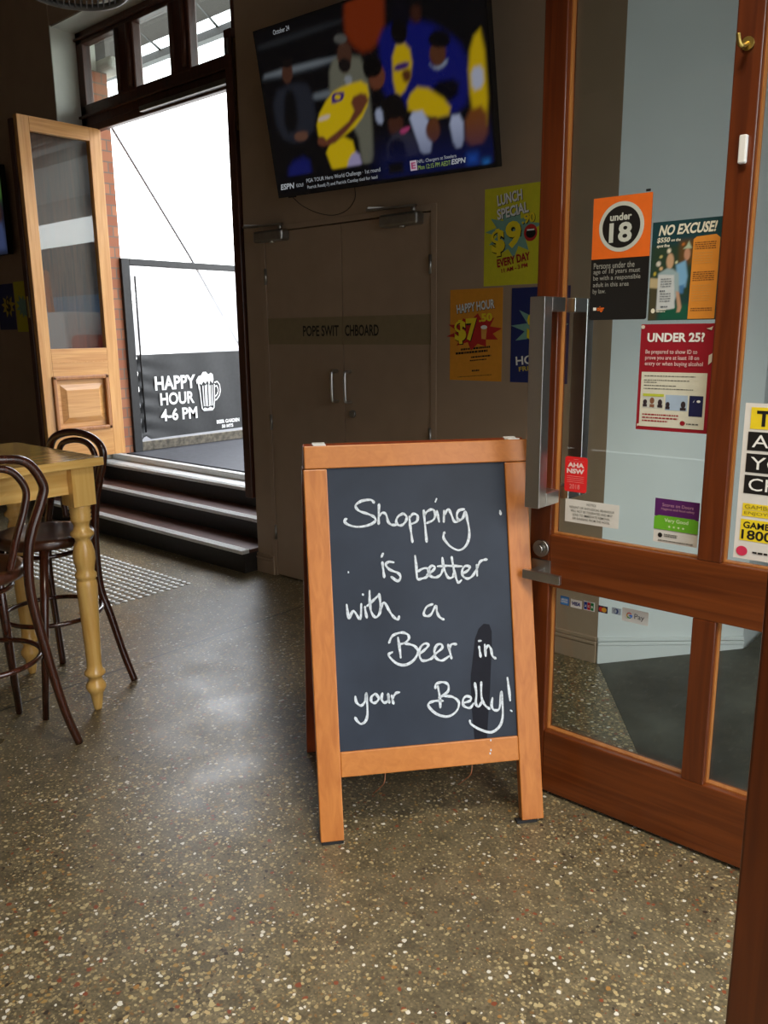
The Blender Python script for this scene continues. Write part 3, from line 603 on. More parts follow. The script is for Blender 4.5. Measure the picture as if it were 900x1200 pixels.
TVPIC=[((58,64,70),6,[[10,745],[387,737],[383,701],[12,705]]),((120,128,135),5,[[27,752],[388,740],[385,714],[23,720]]),((110,118,125),5,[[242,570],[354,572],[350,530],[245,535]]),((40,44,48),6,[[11,919],[435,919],[433,896],[14,883]]),((125,45,14),8,[[464,1061],[435,856],[461,769],[522,702],[607,766],[625,998]]),((14,22,110),8,[[583,790],[663,822],[781,780],[857,696],[913,605],[927,455],[895,300],[772,316],[677,388],[578,447],[577,653]]),((10,10,20),6,[[647,931],[719,904],[707,762],[645,768]]),((60,30,20),6,[[722,874],[764,865],[757,781],[722,794]]),((215,180,15),5,[[634,712],[703,704],[710,565],[656,442],[621,483]]),((60,30,110),4,[[634,612],[695,616],[695,582],[635,576]]),((90,50,25),5,[[660,573],[699,577],[700,519],[668,509]]),((8,8,14),6,[[789,733],[858,717],[864,635],[795,644]]),((85,48,30),5,[[787,661],[844,649],[836,564],[800,553],[785,595]]),((140,150,170),4,[[773,584],[788,549],[849,582],[841,547],[799,531]]),((5,6,20),6,[[783,483],[889,474],[871,367],[776,377]]),((215,180,15),6,[[938,639],[984,686],[984,232],[934,168],[916,458]]),((190,195,215),5,[[930,505],[974,506],[973,405],[930,395]]),((125,70,25),6,[[895,300],[979,322],[974,129],[890,116]]),((115,115,100),6,[[353,716],[415,736],[520,687],[515,349],[499,108],[448,92],[444,334],[333,514]]),((70,45,35),5,[[402,805],[456,794],[452,661],[418,631],[395,678]]),((150,155,160),3,[[410,622],[448,617],[445,566],[420,565]]),((38,42,52),7,[[48,628],[169,663],[256,620],[257,379],[153,297],[49,375]]),((80,50,38),5,[[127,787],[171,776],[164,678],[126,675]]),((10,12,16),7,[[116,626],[171,619],[164,384],[83,385]]),((18,28,105),8,[[83,201],[193,233],[198,86],[68,91]]),((110,75,60),5,[[138,372],[202,375],[201,330],[140,326]]),((228,195,18),4,[[255,423],[337,547],[412,575],[510,576],[515,464],[460,355],[367,292],[305,271],[256,309]]),((70,40,120),3,[[342,528],[402,550],[405,511],[341,482]]),((225,205,190),3,[[267,432],[325,440],[322,415],[267,408]]),((228,195,18),4,[[275,269],[412,307],[430,131],[359,83],[308,93]]),((175,165,205),4,[[392,182],[438,207],[449,101],[368,90]]),((112,62,42),4,[[425,497],[497,518],[514,448],[351,278],[281,259],[259,291],[309,305],[444,401]]),((105,60,40),4,[[522,631],[581,628],[590,547],[550,503],[519,536]]),((6,6,8),3,[[506,652],[534,690],[578,668],[584,628],[552,598],[516,574],[502,605]]),((220,185,15),5,[[675,436],[735,489],[847,358],[830,283],[674,350]]),((185,195,225),4,[[672,355],[750,350],[760,121],[713,114],[691,241]]),((185,195,225),4,[[831,298],[889,294],[882,126],[846,118]]),((105,60,30),4,[[751,290],[790,312],[789,218],[762,177],[741,229]]),((12,10,12),4,[[576,448],[613,472],[655,434],[656,362],[621,331],[577,358]]),((75,42,30),4,[[583,357],[648,348],[648,268],[587,249]]),((52,52,62),5,[[573,244],[669,287],[709,140],[659,76],[560,96]]),((190,70,120),3,[[626,273],[669,287],[675,269],[640,245]]),((8,8,10),4,[[571,220],[639,237],[654,102],[574,93]]),((170,180,205),4,[[532,408],[564,410],[564,321],[534,336]]),((112,62,42),3,[[593,567],[586,537],[572,518],[555,514],[539,528],[530,554],[528,586],[536,616],[550,635],[566,638],[582,625],[591,599]]),((6,6,8),3,[[583,617],[575,593],[558,578],[537,577],[516,591],[503,615],[500,643],[508,667],[525,681],[547,681],[567,668],[580,644]]),((80,50,38),3,[[172,713],[165,685],[152,666],[137,662],[124,674],[117,699],[117,730],[125,758],[138,777],[153,780],[165,768],[172,744]]),((14,14,16),3,[[172,761],[167,752],[156,748],[142,750],[129,757],[120,767],[118,778],[123,787],[134,791],[148,789],[161,782],[170,772]]),((78,50,38),3,[[459,722],[451,691],[437,671],[419,667],[404,681],[394,709],[394,743],[402,774],[416,794],[433,797],[448,783],[458,756]]),((24,20,20),3,[[448,670],[442,652],[431,642],[416,641],[403,650],[395,667],[393,687],[399,705],[410,715],[424,716],[437,706],[446,690]]),((92,92,88),3,[[447,808],[442,798],[430,792],[415,794],[400,802],[390,815],[387,829],[393,840],[405,845],[420,843],[434,835],[444,822]]),((92,54,34),3,[[841,602],[835,574],[823,557],[806,554],[791,567],[781,592],[779,622],[785,650],[798,667],[814,669],[829,657],[839,632]]),((8,8,14),3,[[861,662],[855,646],[839,637],[818,639],[798,651],[783,669],[779,690],[786,707],[802,715],[823,713],[843,701],[857,682]]),((10,8,10),3,[[702,756],[695,727],[681,709],[663,707],[646,721],[636,748],[634,780],[641,809],[655,827],[673,829],[689,815],[700,788]]),((12,10,12),3,[[660,393],[651,362],[633,342],[611,338],[590,353],[576,381],[573,416],[582,448],[600,467],[622,470],[643,455],[657,427]]),((70,40,120),2,[[400,513],[395,501],[383,494],[369,494],[355,502],[346,514],[343,528],[349,540],[360,547],[375,546],[388,539],[397,526]]),((228,195,18),2,[[386,516],[383,510],[378,507],[370,507],[363,511],[359,517],[358,524],[360,530],[366,533],[373,533],[380,530],[385,523]]),((110,75,60),3,[[201,339],[195,328],[181,322],[164,323],[147,330],[136,342],[133,355],[139,366],[153,372],[170,372],[187,364],[198,353]]),((105,60,30),4,[[795,232],[789,205],[777,187],[762,183],[748,194],[739,217],[737,246],[743,273],[755,291],[770,295],[784,284],[793,261]]),((112,62,42),3,[[290,292],[285,279],[276,271],[266,270],[255,276],[249,287],[248,302],[252,315],[261,323],[272,325],[282,318],[288,307]])]
# ------------------------------------------------------------------ chalkboard A-frame
FL = Vector((-1.559, 1.479, 0.0)); AW = Vector((0.6335, 0.7737, 0.0)).normalized(); AN = Vector((AW.y, -AW.x, 0.0)); TL_ = math.radians(13)
AU = AN * -math.sin(TL_) + Vector((0, 0, math.cos(TL_)))           # up along the front face
AF = AW.cross(AU); AF = AF if AF.dot(AN) > 0 else -AF              # out of the front face
apex = FL + AU * 1.187 - AN * 0.004
def BUP(): return AN * math.sin(TL_) + Vector((0, 0, math.cos(TL_)))
sg = thing('chalkboard_sign', 'orange wooden A-frame chalkboard sign with white handwriting, standing in front of the glass door', 'chalkboard', (FL + AW * 0.344 - AN * 0.26))
def fp(a, u, d): return FL + AW * a + AU * u + AF * d
def fbox(b, a0, a1, u0, u1, d0, d1): return b.obox(fp(a0, u0, d0), AW * (a1 - a0), AU * (u1 - u0), AF * (d1 - d0))
H_ = 1.183
ft = 0.010
fbox(MB(), 0.0, 0.070, ft, 1.113, -0.032, 0).build('leg', M['oak'], sg, bevel=0.003)
fbox(MB(), 0.620, 0.690, ft, 1.113, -0.032, 0).build('leg', M['oak'], sg, bevel=0.003)
fbox(MB(), 0.004, 0.696, 1.115, H_, -0.034, 0).build('top_rail', M['oakx'], sg, bevel=0.003)
fbox(MB(), 0.070, 0.620, 0.195, 0.270, -0.030, -0.001).build('bottom_rail', M['oakx'], sg, bevel=0.003)
bd = fbox(MB(), 0.066, 0.624, 0.262, 1.120, -0.020, -0.008).build('board', M['slate'], sg)
def chalk(strokes, wd):
    b = MB()
    for s in strokes:
        P = [(x / 1000.0, y / 1000.0) for x, y in s]
        if len(P) > 2: P = [(v.x, v.y) for v in spline([(x, y, 0) for x, y in P], 5)]
        k = len(P); L_, R_ = [], []
        for i, (x, y) in enumerate(P):
            dx = P[min(i + 1, k - 1)][0] - P[max(i - 1, 0)][0]; dy = P[min(i + 1, k - 1)][1] - P[max(i - 1, 0)][1]; l = math.hypot(dx, dy) or 1
            h = wd * (1.0 + 0.22 * math.sin(i * 0.7 + x * 90)) * (0.8 if i in (0, k - 1) else 1.0); L_.append((x - dy / l * h, y + dx / l * h)); R_.append((x + dy / l * h, y - dx / l * h))
            if i in (0, k - 1): # rounded ends
                sgn = -1 if i == 0 else 1; e = (x + sgn * dx / l * h * 0.9, y + sgn * dy / l * h * 0.9)
                b.add([fp(*q, -0.0074) for q in (L_[-1], R_[-1], e)], [(0, 1, 2)])
        vs = [fp(*q, -0.0074) for pr in zip(L_, R_) for q in pr]
        b.add(vs, [(2 * i, 2 * i + 1, 2 * i + 3, 2 * i + 2) for i in range(k - 1)])
    return b
WORDS = (('Shopping', 0, 14), ('is', 14, 17), ('better', 17, 25), ('with', 25, 31), ('a', 31, 32), ('Beer', 32, 39), ('in', 39, 43), ('your', 43, 49), ('Belly', 49, len(CHALK)))
for _w, i0, i1 in WORDS: chalk(CHALK[i0:i1], 0.0036).build('chalk_word', M['chalk'], bd)
MB().prism([fp(x / 1000, y / 1000, -0.0079) for x, y in SMEAR], AF * 0.0002).build('wiped_patch', M['wet'], bd)
# chalk dust specks and drips on the lower rail
b = MB()
for a, u in ((0.530, 0.232), (0.527, 0.222), (0.531, 0.262), (0.118, 0.80)): b.obox(fp(a, u, -0.0008), AW * 0.004, AU * 0.006, AF * 0.0003)
b.build('chalk_speck', M['chalk'], sg)
for a0 in (0.006, 0.606):
    fbox(MB(), a0 - 0.002, a0 + 0.062, 0.0, ft, -0.030, -0.002).build('foot_pad', M['rubber'], sg)
# back half of the trestle
BO = FL + AW * 0.0 + AN * 0.0
bt = apex - AN * 0.040
BU = BUP(); BN = AN * -math.cos(TL_) + Vector((0, 0, math.sin(TL_)))  # outwards, away from the camera
def bp_(a, u, d): return Vector((FL.x, FL.y, 0)) - AN * (2 * 0.262 + 0.064) + AW * a + BU * u + BN * d
def bbox_(b, a0, a1, u0, u1, d0, d1): return b.obox(bp_(a0, u0, d0), AW * (a1 - a0), BU * (u1 - u0), BN * (d1 - d0))
for a0, a1 in ((0.0, 0.070), (0.620, 0.690)):
    bbox_(MB(), a0, a1, ft, 1.113, -0.032, 0).build('leg', M['oakdark'], sg, bevel=0.003); bbox_(MB(), a0 + 0.002, a1 - 0.002, 0, ft, -0.03, -0.002).build('foot_pad', M['rubber'], sg)
bbox_(MB(), 0.004, 0.696, 1.115, H_, -0.034, 0).build('top_rail', M['oakdark'], sg, bevel=0.003)
bbox_(MB(), 0.070, 0.620, 0.195, 0.270, -0.030, -0.001).build('bottom_rail', M['oakdark'], sg, bevel=0.003)
bbox_(MB(), 0.066, 0.624, 0.262, 1.120, -0.020, -0.008).build('board', M['slate'], sg)
for a in (0.033, 0.634):
    b = MB().obox(fp(a, H_ + 0.0005, -0.002), AW * 0.038, AF * -0.03, AU * 0.003); b.tube([fp(a, H_ + 0.003, -0.034), fp(a + 0.038, H_ + 0.003, -0.034)], 0.0045, 10)
    b.obox(bp_(a, H_ + 0.0005, -0.002), AW * 0.038, BN * -0.03, BU * 0.003); b.build('hinge', M['plastic'], sg)
for a in (0.205, 0.475):                                          # limp restraint cords under the rail
    MB().tube(spline([fp(a, 0.20, -0.015), fp(a - 0.004, 0.165, -0.02), fp(a - 0.012, 0.14, -0.05), fp(a - 0.03, 0.11, -0.09)]), 0.0018, 8).build('restraint_cord', mat('copper_cord', (0.35, 0.14, 0.07), 0.5), sg)

# ------------------------------------------------------------------ tall pine table
tx0, tx1, ty0, ty1 = -3.535, -2.825, 0.10, 1.610
tb = thing('bar_table', 'tall honey pine table with turned legs at the left edge', 'table', ((tx0 + tx1) / 2, (ty0 + ty1) / 2, 0))
MB().box((tx0, ty0, 0.998), (tx1, ty1, 1.030)).build('tabletop', M['tpine'], tb, bevel=0.004)
lx = (tx0 + 0.075, tx1 - 0.075); ly = (ty0 + 0.075, ty1 - 0.075)
for x in lx: MB().box((x - 0.012, ly[0] + 0.045, 0.895), (x + 0.012, ly[1] - 0.045, 0.998)).build('apron', M['tpine'], tb)
for yv in ly: MB().box((lx[0] + 0.045, yv - 0.012, 0.895), (lx[1] - 0.045, yv + 0.012, 0.998)).build('apron', M['tpine'], tb)
prof = [(0.013, 0.0), (0.016, 0.006), (0.021, 0.04), (0.026, 0.072), (0.032, 0.080), (0.039, 0.095), (0.039, 0.108), (0.031, 0.120), (0.026, 0.128), (0.025, 0.140), (0.031, 0.145), (0.041, 0.155), (0.040, 0.166), (0.030, 0.176), (0.0285, 0.20), (0.033, 0.33), (0.038, 0.46), (0.0405, 0.525), (0.037, 0.545), (0.033, 0.549), (0.041, 0.558), (0.041, 0.572), (0.033, 0.582), (0.036, 0.60), (0.042, 0.63), (0.041, 0.66), (0.034, 0.69), (0.028, 0.705), (0.031, 0.718), (0.044, 0.728), (0.044, 0.740), (0.031, 0.752), (0.0285, 0.765), (0.034, 0.782), (0.041, 0.790), (0.036, 0.797), (0.041, 0.806), (0.037, 0.812), (0.041, 0.822), (0.038, 0.830), (0.041, 0.838), (0.041, 0.85)]
for x in lx:
    for yv in ly:
        b = MB().box((x - 0.045, yv - 0.045, 0.848), (x + 0.045, yv + 0.045, 0.998)).lathe((x, yv, 0), prof, 28); b.build('leg', M['tleg'], tb)

# ------------------------------------------------------------------ bentwood bar stools
def stool(label, c, zs, r, hoop, hoop_in, legs, ring, base):
    s = thing('bar_stool', label, 'stool', base, 'bentwood stools at the tall table')
    c = Vector((c[0], c[1], 0))
    MB().lathe(c, [(r - 0.03, zs - 0.042), (r - 0.006, zs - 0.038), (r, zs - 0.025), (r, zs - 0.008), (r - 0.008, zs), (r - 0.03, zs + 0.002), (r - 0.05, zs - 0.004), (0.01, zs - 0.008)], 40).build('seat', M['seat'], s)
    k = spline(hoop, 7); n_ = len(k)
    MB().tube(k, [0.0145 + 0.003 * abs(math.sin(math.pi * i / (n_ - 1) * 2)) for i in range(n_)], 14).build('back_hoop', M['bent'], s)
    MB().tube(spline(hoop_in, 7), 0.0125, 12).build('inner_hoop', M['bent'], s)
    for a, z_ in legs: MB().tube([a, tuple(Vector(a).lerp(Vector(z_), 0.5)), z_], [0.0175, 0.016, 0.0125], 14).build('leg', M['bent'], s)
    rc, rr, rzv = ring
    MB().tube([(rc[0] + rr * math.cos(2 * math.pi * i / 40), rc[1] + rr * math.sin(2 * math.pi * i / 40), rzv) for i in range(40)], 0.0095, 10, closed=True).build('foot_ring', M['bent'], s)
    MB().tube([(c.x + (r - 0.055) * math.cos(2 * math.pi * i / 40), c.y + (r - 0.055) * math.sin(2 * math.pi * i / 40), zs - 0.075) for i in range(40)], 0.009, 10, closed=True).build('seat_brace', M['bent'], s)
    return s
def mirror_hoop(half, c, e):
    """half = [(offset along e, z, push along front)]; mirrored to make the whole hoop; e = unit vector along the hoop"""
    e = Vector((e[0], e[1], 0)); f = Vector((-e.y, e.x, 0)); c = Vector((c[0], c[1], 0))
    R_ = [c + e * o + f * p + Vector((0, 0, z)) for o, z, p in half]; L_ = [c - e * o + f * p + Vector((0, 0, z)) for o, z, p in half]
    return L_[::-1] + R_
# stool at the near side of the table: back towards the camera
yc = 1.085
hf = [(0.075, 1.086, 0), (0.165, 1.065, 0), (0.213, 0.985, 0), (0.200, 0.925, 0), (0.160, 0.835, 0), (0.138, 0.752, 0), (0.132, 0.610, 0), (0.162, 0.404, 0), (0.208, 0.158, 0), (0.252, 0.004, 0)]
hi = [(0.055, 1.058, 0), (0.115, 1.038, 0), (0.152, 0.975, 0), (0.138, 0.905, 0), (0.105, 0.82, 0), (0.075, 0.705, 0.015)]
stool('dark bentwood stool with its back to the camera, nearer of two at the left edge', (-2.885, yc + 0.005), 0.70, 0.195,
      mirror_hoop(hf, (-2.69, yc), (0, 1)), mirror_hoop(hi, (-2.69, yc), (0, 1)),
      [((-2.985, 1.235, 0.665), (-3.107, 1.308, 0.003)), ((-2.985, 2 * yc - 1.235, 0.665), (-3.107, 2 * yc - 1.308, 0.003))], ((-2.872, 1.105), 0.192, 0.358), (-2.885, yc, 0))
# stool beyond the far end of the table
e2 = (0.970, 0.243)
def hoop_pts(c, e, pts):
    e = Vector((e[0], e[1], 0)); c = Vector((c[0], c[1], 0)); return [c + e * o + Vector((0, 0, z)) for o, z in pts]
c2 = (-3.24, 1.727)
hf2 = [(-0.216, 0.003), (-0.239, 0.319), (-0.245, 0.48), (-0.225, 0.66), (-0.192, 0.78), (-0.170, 0.896), (-0.166, 0.95), (-0.165, 1.0), (-0.138, 1.047), (-0.08, 1.073), (0.0, 1.083), (0.08, 1.070), (0.132, 1.040), (0.149, 0.999), (0.139, 0.951), (0.118, 0.896), (0.085, 0.80), (0.064, 0.68), (0.056, 0.54), (0.066, 0.401), (0.113, 0.283), (0.170, 0.123), (0.223, 0.004)]
hi2 = [(-0.105, 0.705), (-0.118, 0.822), (-0.122, 0.90), (-0.118, 0.97), (-0.09, 1.025), (-0.04, 1.045), (0.019, 1.049), (0.072, 1.034), (0.101, 0.990), (0.096, 0.93), (0.065, 0.82), (0.04, 0.705)]
stool('dark bentwood stool at the far end of the table, its arched back above the tabletop', (-3.185, 1.520), 0.70, 0.195,
      hoop_pts(c2, e2, hf2), hoop_pts(c2, e2, hi2),
      [((-3.02, 1.435, 0.665), (-2.967, 1.348, 0.003)), ((-3.26, 1.375, 0.665), (-3.305, 1.265, 0.003))], ((-3.18, 1.525), 0.192, 0.358), (-3.185, 1.52, 0))

# ------------------------------------------------------------------ tactile studs set in the floor by the steps
tc_ = thing('tactile_paving', 'rows of small steel tactile studs set in the floor by the steps', 'tactile paving', (-4.85, 2.54, 0))
pts = [(-4.03 - 0.048 * i, 2.255 + 0.048 * j) for i in range(34) for j in range(12)]
pts.sort(key=lambda q: math.hypot(q[0], q[1]))
def stud(b, x, y): return b.lathe((x, y, 0), [(0.0165, 0.0), (0.0155, 0.003), (0.011, 0.006), (0.002, 0.0065)], 12)
m0 = None
for i, (x, y) in enumerate(pts[:100]):
    if i == 0: m0 = stud(MB(), x, y).build('stud', M['alu'], tc_)
    else:
        c = m0.copy(); COL.objects.link(c); c.location = (x - pts[0][0], y - pts[0][1], 0)
b = MB()
for x, y in pts[100:]: stud(b, x, y)
o = b.build('studs', M['alu'], tc_); o['kind'] = 'stuff'

# ------------------------------------------------------------------ television on the back wall
tvTL, tvTR, tvBR, tvBL = Vector((-3.438, 2.967, 2.953)), Vector((-2.079, 3.001, 2.938)), Vector((-2.091, 3.146, 2.170)), Vector((-3.450, 3.111, 2.184))
tvx = tvTR - tvTL; tvy = tvTL - tvBL; tvn = tvx.cross(tvy).normalized()
tvn = tvn if tvn.y < 0 else -tvn
tv = thing('television', 'large flat television tilted on the back wall, showing a basketball game', 'television', (-2.76, 3.25, 2.55))
S = Sheet(tvBL, tvx, tvy, tvn)
MB().obox(tvBL - tvn * 0.045, tvx, tvy, tvn * 0.045).build('case', M['tvblack'], tv, bevel=0.004)
scs = Sheet(S.p(0.008, 0.022, 0.0008), tvx * 0.984, tvy * 0.964, tvn)
TVE = 0.19
def chaikin(p, n=1):
    for _ in range(n): p = [q for i in range(len(p)) for q in ((p[i][0] * .75 + p[(i + 1) % len(p)][0] * .25, p[i][1] * .75 + p[(i + 1) % len(p)][1] * .25), (p[i][0] * .25 + p[(i + 1) % len(p)][0] * .75, p[i][1] * .25 + p[(i + 1) % len(p)][1] * .75))]
    return p
pic = picture('screen', Sheet(tvBL + tvn * 0.0008, tvx, tvy, tvn), [((9, 10, 14), 1, [(0, 0), (1000, 0), (1000, 1000), (0, 1000)])] + [(c_, b_, chaikin(p_)) for c_, b_, p_ in TVPIC] +
    [((5, 7, 14), 3, [(0, 0), (1000, 0), (1000, 125), (0, 125)]), ((10, 26, 92), 60, [(560, 15), (1000, 15), (1000, 118), (560, 118)]), ((30, 90, 200), 14, [(900, 45), (925, 45), (925, 75), (900, 75)]),
     ((40, 130, 220), 10, [(955, 22), (970, 22), (970, 40), (955, 40)]), ((8, 10, 16), 5, [(565, 45), (630, 45), (630, 105), (565, 105)]), ((4, 4, 5), 0.6, [(0, 0), (1000, 0), (1000, 20), (0, 20)]),
     ((4, 4, 5), 0.6, [(0, 0), (7, 0), (7, 1000), (0, 1000)]), ((4, 4, 5), 0.6, [(993, 0), (1000, 0), (1000, 1000), (993, 1000)]), ((4, 4, 5), 0.6, [(0, 988), (1000, 988), (1000, 1000), (0, 1000)])], (9, 10, 14), 240, 136, tv, emit=TVE, softness=4.0)
def glow(name, rgb, e): 
    m = mat('screen_' + name, lin(rgb), 0.4, noise=0.02); m.node_tree.nodes['Principled BSDF'].inputs['Emission Color'].default_value = lin(rgb) + (1,); m.node_tree.nodes['Principled BSDF'].inputs['Emission Strength'].default_value = e; m.node_tree.nodes['Principled BSDF'].inputs['Base Color'].default_value = (0.01, 0.01, 0.01, 1)
    for l in list(m.node_tree.links):
        if l.to_socket.name == 'Base Color': m.node_tree.links.remove(l)
    return m
gw = glow('white', (205, 210, 215), TVE)
S.texts('caption', [('PGA TOUR Hero World Challenge \u00b7 1st round', (0.163, 0.062, 0.527, 0.093)), ('Patrick Reed(-7) and Patrick Cantlay tied for lead', (0.164, 0.026, 0.510, 0.052)), ('GOLF', (0.106, 0.052, 0.146, 0.072)),
    ('NFL: Chargers at Steelers', (0.692, 0.075, 0.850, 0.099)), ('October 24', (0.103, 0.945, 0.186, 0.972))], gw, pic, 0.0012)
S.texts('logo', [('ESPN', (0.022, 0.048, 0.094, 0.084)), ('ESPN', (0.830, 0.046, 0.884, 0.074))], gw, pic, 0.0012, bold=0.03, shear=0.25)
S.texts('caption', [('Mon 12:15 PM AEDT', (0.692, 0.045, 0.826, 0.070))], glow('lime', (170, 200, 90), TVE), pic, 0.0012)
S.poly('league_badge', rect(0.659, 0.045, 0.688, 0.100), glow('pink', (225, 205, 220), TVE), pic, 0.0012)
S.text('badge_bar', 'E', (0.664, 0.055, 0.683, 0.09), glow('magenta', (190, 70, 120), TVE), pic, 0.0018, bold=0.03)
MB().box((-2.90, 3.20, 2.36), (-2.62, 3.248, 2.66)).obox((-2.80, 3.115, 2.45), (0.08, 0, 0), (0, 0.10, 0), (0, 0, 0.12)).build('wall_bracket', M['black'], tv)
MB().tube(spline([(-3.38, 3.14, 2.19), (-3.37, 3.20, 2.150), (-3.30, 3.243, 2.110), (-3.18, 3.243, 2.085), (-3.08, 3.243, 2.10), (-3.02, 3.243, 2.15), (-3.00, 3.22, 2.21)]), 0.002, 8).build('cable', M['black'], tv)
b = MB().obox(S.p(0.045, -0.006, -0.03), tvx * 0.03, tvy * 0.012, tvn * 0.02); b.build('receiver_eye', M['tvblack'], tv)

# ------------------------------------------------------------------ posters on the back wall
def paper(name, label, cat, x0, x1, z0, z1, y, m, group=None, t=0.0008, rnd_=0.0):
    o = thing(name, label, cat, ((x0 + x1) / 2, y, z0), group)
    sh = Sheet((x0, y, z0), (x1 - x0, 0, 0), (0, 0, z1 - z0), (0, -1, 0))
    if rnd_:
        w_, h_ = x1 - x0, z1 - z0; pt = []
        for cx, cy, a0 in ((1 - rnd_ / w_, 1 - rnd_ / h_, 0), (rnd_ / w_, 1 - rnd_ / h_, 90), (rnd_ / w_, rnd_ / h_, 180), (1 - rnd_ / w_, rnd_ / h_, 270)):
            for k in range(5): a = math.radians(a0 + k * 22.5); pt.append((cx + rnd_ / w_ * math.cos(a), cy + rnd_ / h_ * math.sin(a)))
        sh.poly('sheet', pt, m, o, 0.0002, t)
    else: sh.poly('sheet', rect(0, 0, 1, 1), m, o, 0.0002, t)
    sh.o = sh.o + sh.n * (t + 0.0002); return o, sh
cy_, ck, cw, cr_ = ink('yellow', (238, 214, 40)), ink('black', (22, 20, 18)), ink('white', (236, 236, 230)), ink('red', (190, 40, 38))
teal = ink('teal', (120, 165, 150))
def squiggle(sh, o, rows, m, rot=0.0, seed=3, lift=0.0004):
    """lines of print too small to read: rows of short dashes"""
    r = random.Random(seed); L_ = []
    for u0, u1, v, h in rows:
        u = u0
        while u < u1:
            w_ = r.uniform(0.012, 0.05); e = min(u + w_, u1); dv = (u - u0) * rot
            L_.append([(u, v + dv), (e, v + dv + (e - u) * rot), (e, v + dv + h + (e - u) * rot), (u, v + dv + h)]); u = e + 0.010
    sh.polys('small_print', L_, m, o, lift)['kind'] = 'stuff'
o, s = paper('poster', 'yellow-green LUNCH SPECIAL $9.90 poster, topmost of the wall posters', 'poster', -2.222, -1.930, 1.682, 2.104, 3.25, ink('limeyellow', (214, 206, 44)), 'posters on the back wall')
s.poly('starburst', star(0.52, 0.54, 0.50, 0.25, 11, 0.62, 2), teal, o)
s.texts('shadow_lettering', [('LUNCH', (0.245, 0.825, 0.685, 0.935)), ('SPECIAL', (0.245, 0.690, 0.80, 0.800)), ('.90', (0.685, 0.605, 0.915, 0.705))], ck, o, 0.0014, bold=0.035, rot=0.12)
s.texts('lettering', [('LUNCH', (0.235, 0.83, 0.675, 0.94)), ('SPECIAL', (0.235, 0.695, 0.79, 0.805))], cw, o, 0.0022, bold=0.03, rot=0.12)
s.texts('price_shadow', [('$', (0.145, 0.295, 0.395, 0.575)), ('9', (0.415, 0.365, 0.69, 0.64))], ck, o, 0.0014, bold=0.06, rot=0.08)
s.texts('price', [('$', (0.135, 0.305, 0.385, 0.585)), ('9', (0.40, 0.375, 0.675, 0.65)), ('.90', (0.675, 0.61, 0.905, 0.71))], cy_, o, 0.0022, bold=0.04, rot=0.08)
s.poly('open_mouth', ell(0.835, 0.515, 0.115, 0.085), cr_, o, 0.0014); s.poly('mouth_gap', ell(0.84, 0.51, 0.085, 0.048), ck, o, 0.0020); s.poly('teeth', rect(0.775, 0.535, 0.90, 0.55), cw, o, 0.0026)
s.texts('lettering', [('EVERY DAY', (0.25, 0.215, 0.84, 0.30)), ('11 AM - 3 PM', (0.33, 0.15, 0.80, 0.195))], ink('crimson', (164, 36, 36)), o, 0.0018, bold=0.03, rot=0.14)
o, s = paper('poster', 'orange HAPPY HOUR $7.50 poster, left of the navy poster', 'poster', -2.413, -2.115, 1.250, 1.674, 3.25, ink('orange', (224, 150, 44)), 'posters on the back wall')
s.poly('starburst', star(0.48, 0.53, 0.52, 0.20, 10, 0.62, 5), cr_, o)
s.texts('shadow_lettering', [('HAPPY HOUR', (0.14, 0.755, 0.86, 0.855))], ck, o, 0.0014, bold=0.04, rot=0.10)
s.texts('lettering', [('HAPPY HOUR', (0.135, 0.76, 0.855, 0.86))], cw, o, 0.0022, bold=0.03, rot=0.10)
s.texts('price_shadow', [('$', (0.105, 0.395, 0.335, 0.66)), ('7', (0.33, 0.43, 0.545, 0.675))], ck, o, 0.0014, bold=0.06, rot=0.05)
s.texts('price', [('$', (0.095, 0.405, 0.325, 0.67)), ('7', (0.32, 0.44, 0.535, 0.685)), ('.50', (0.565, 0.645, 0.815, 0.735))], cy_, o, 0.0022, bold=0.04, rot=0.05)
s.poly('beer_glass', [(0.62, 0.46), (0.70, 0.455), (0.72, 0.57), (0.61, 0.58)], ink('amber', (226, 160, 70)), o, 0.0018); s.poly('beer_froth', ell(0.665, 0.585, 0.06, 0.022), cw, o, 0.0020)
squiggle(s, o, [(0.22, 0.78, 0.33, 0.022), (0.12, 0.74, 0.285, 0.024), (0.42, 0.80, 0.25, 0.016), (0.40, 0.72, 0.215, 0.012), (0.44, 0.58, 0.10, 0.018), (0.16, 0.82, 0.03, 0.006)], ck, 0.06, 4)
o, s = paper('poster', 'navy poster with yellow dollar sign on teal star, half hidden by door handle', 'poster', -2.068, -1.774, 1.250, 1.668, 3.25, ink('navy', (28, 40, 98)), 'posters on the back wall')
s.poly('starburst', star(0.52, 0.57, 0.52, 0.24, 9, 0.55, 8), teal, o)
s.texts('price_shadow', [('$', (0.30, 0.385, 0.64, 0.76))], ck, o, 0.0014, bold=0.05); s.texts('price', [('$', (0.29, 0.395, 0.63, 0.77))], cy_, o, 0.0022, bold=0.045)
s.texts('lettering', [('HOUSE', (0.10, 0.205, 0.78, 0.30))], cw, o, 0.0016, bold=0.02, rot=0.10)
s.texts('lettering', [('FRIDAY', (0.16, 0.135, 0.62, 0.185)), ('20', (0.40, 0.065, 0.62, 0.135))], ink('mustard', (200, 176, 60)), o, 0.0016, bold=0.02, rot=0.12)
s.poly('badge', ell(0.60, 0.965, 0.05, 0.032), teal, o, 0.0014)

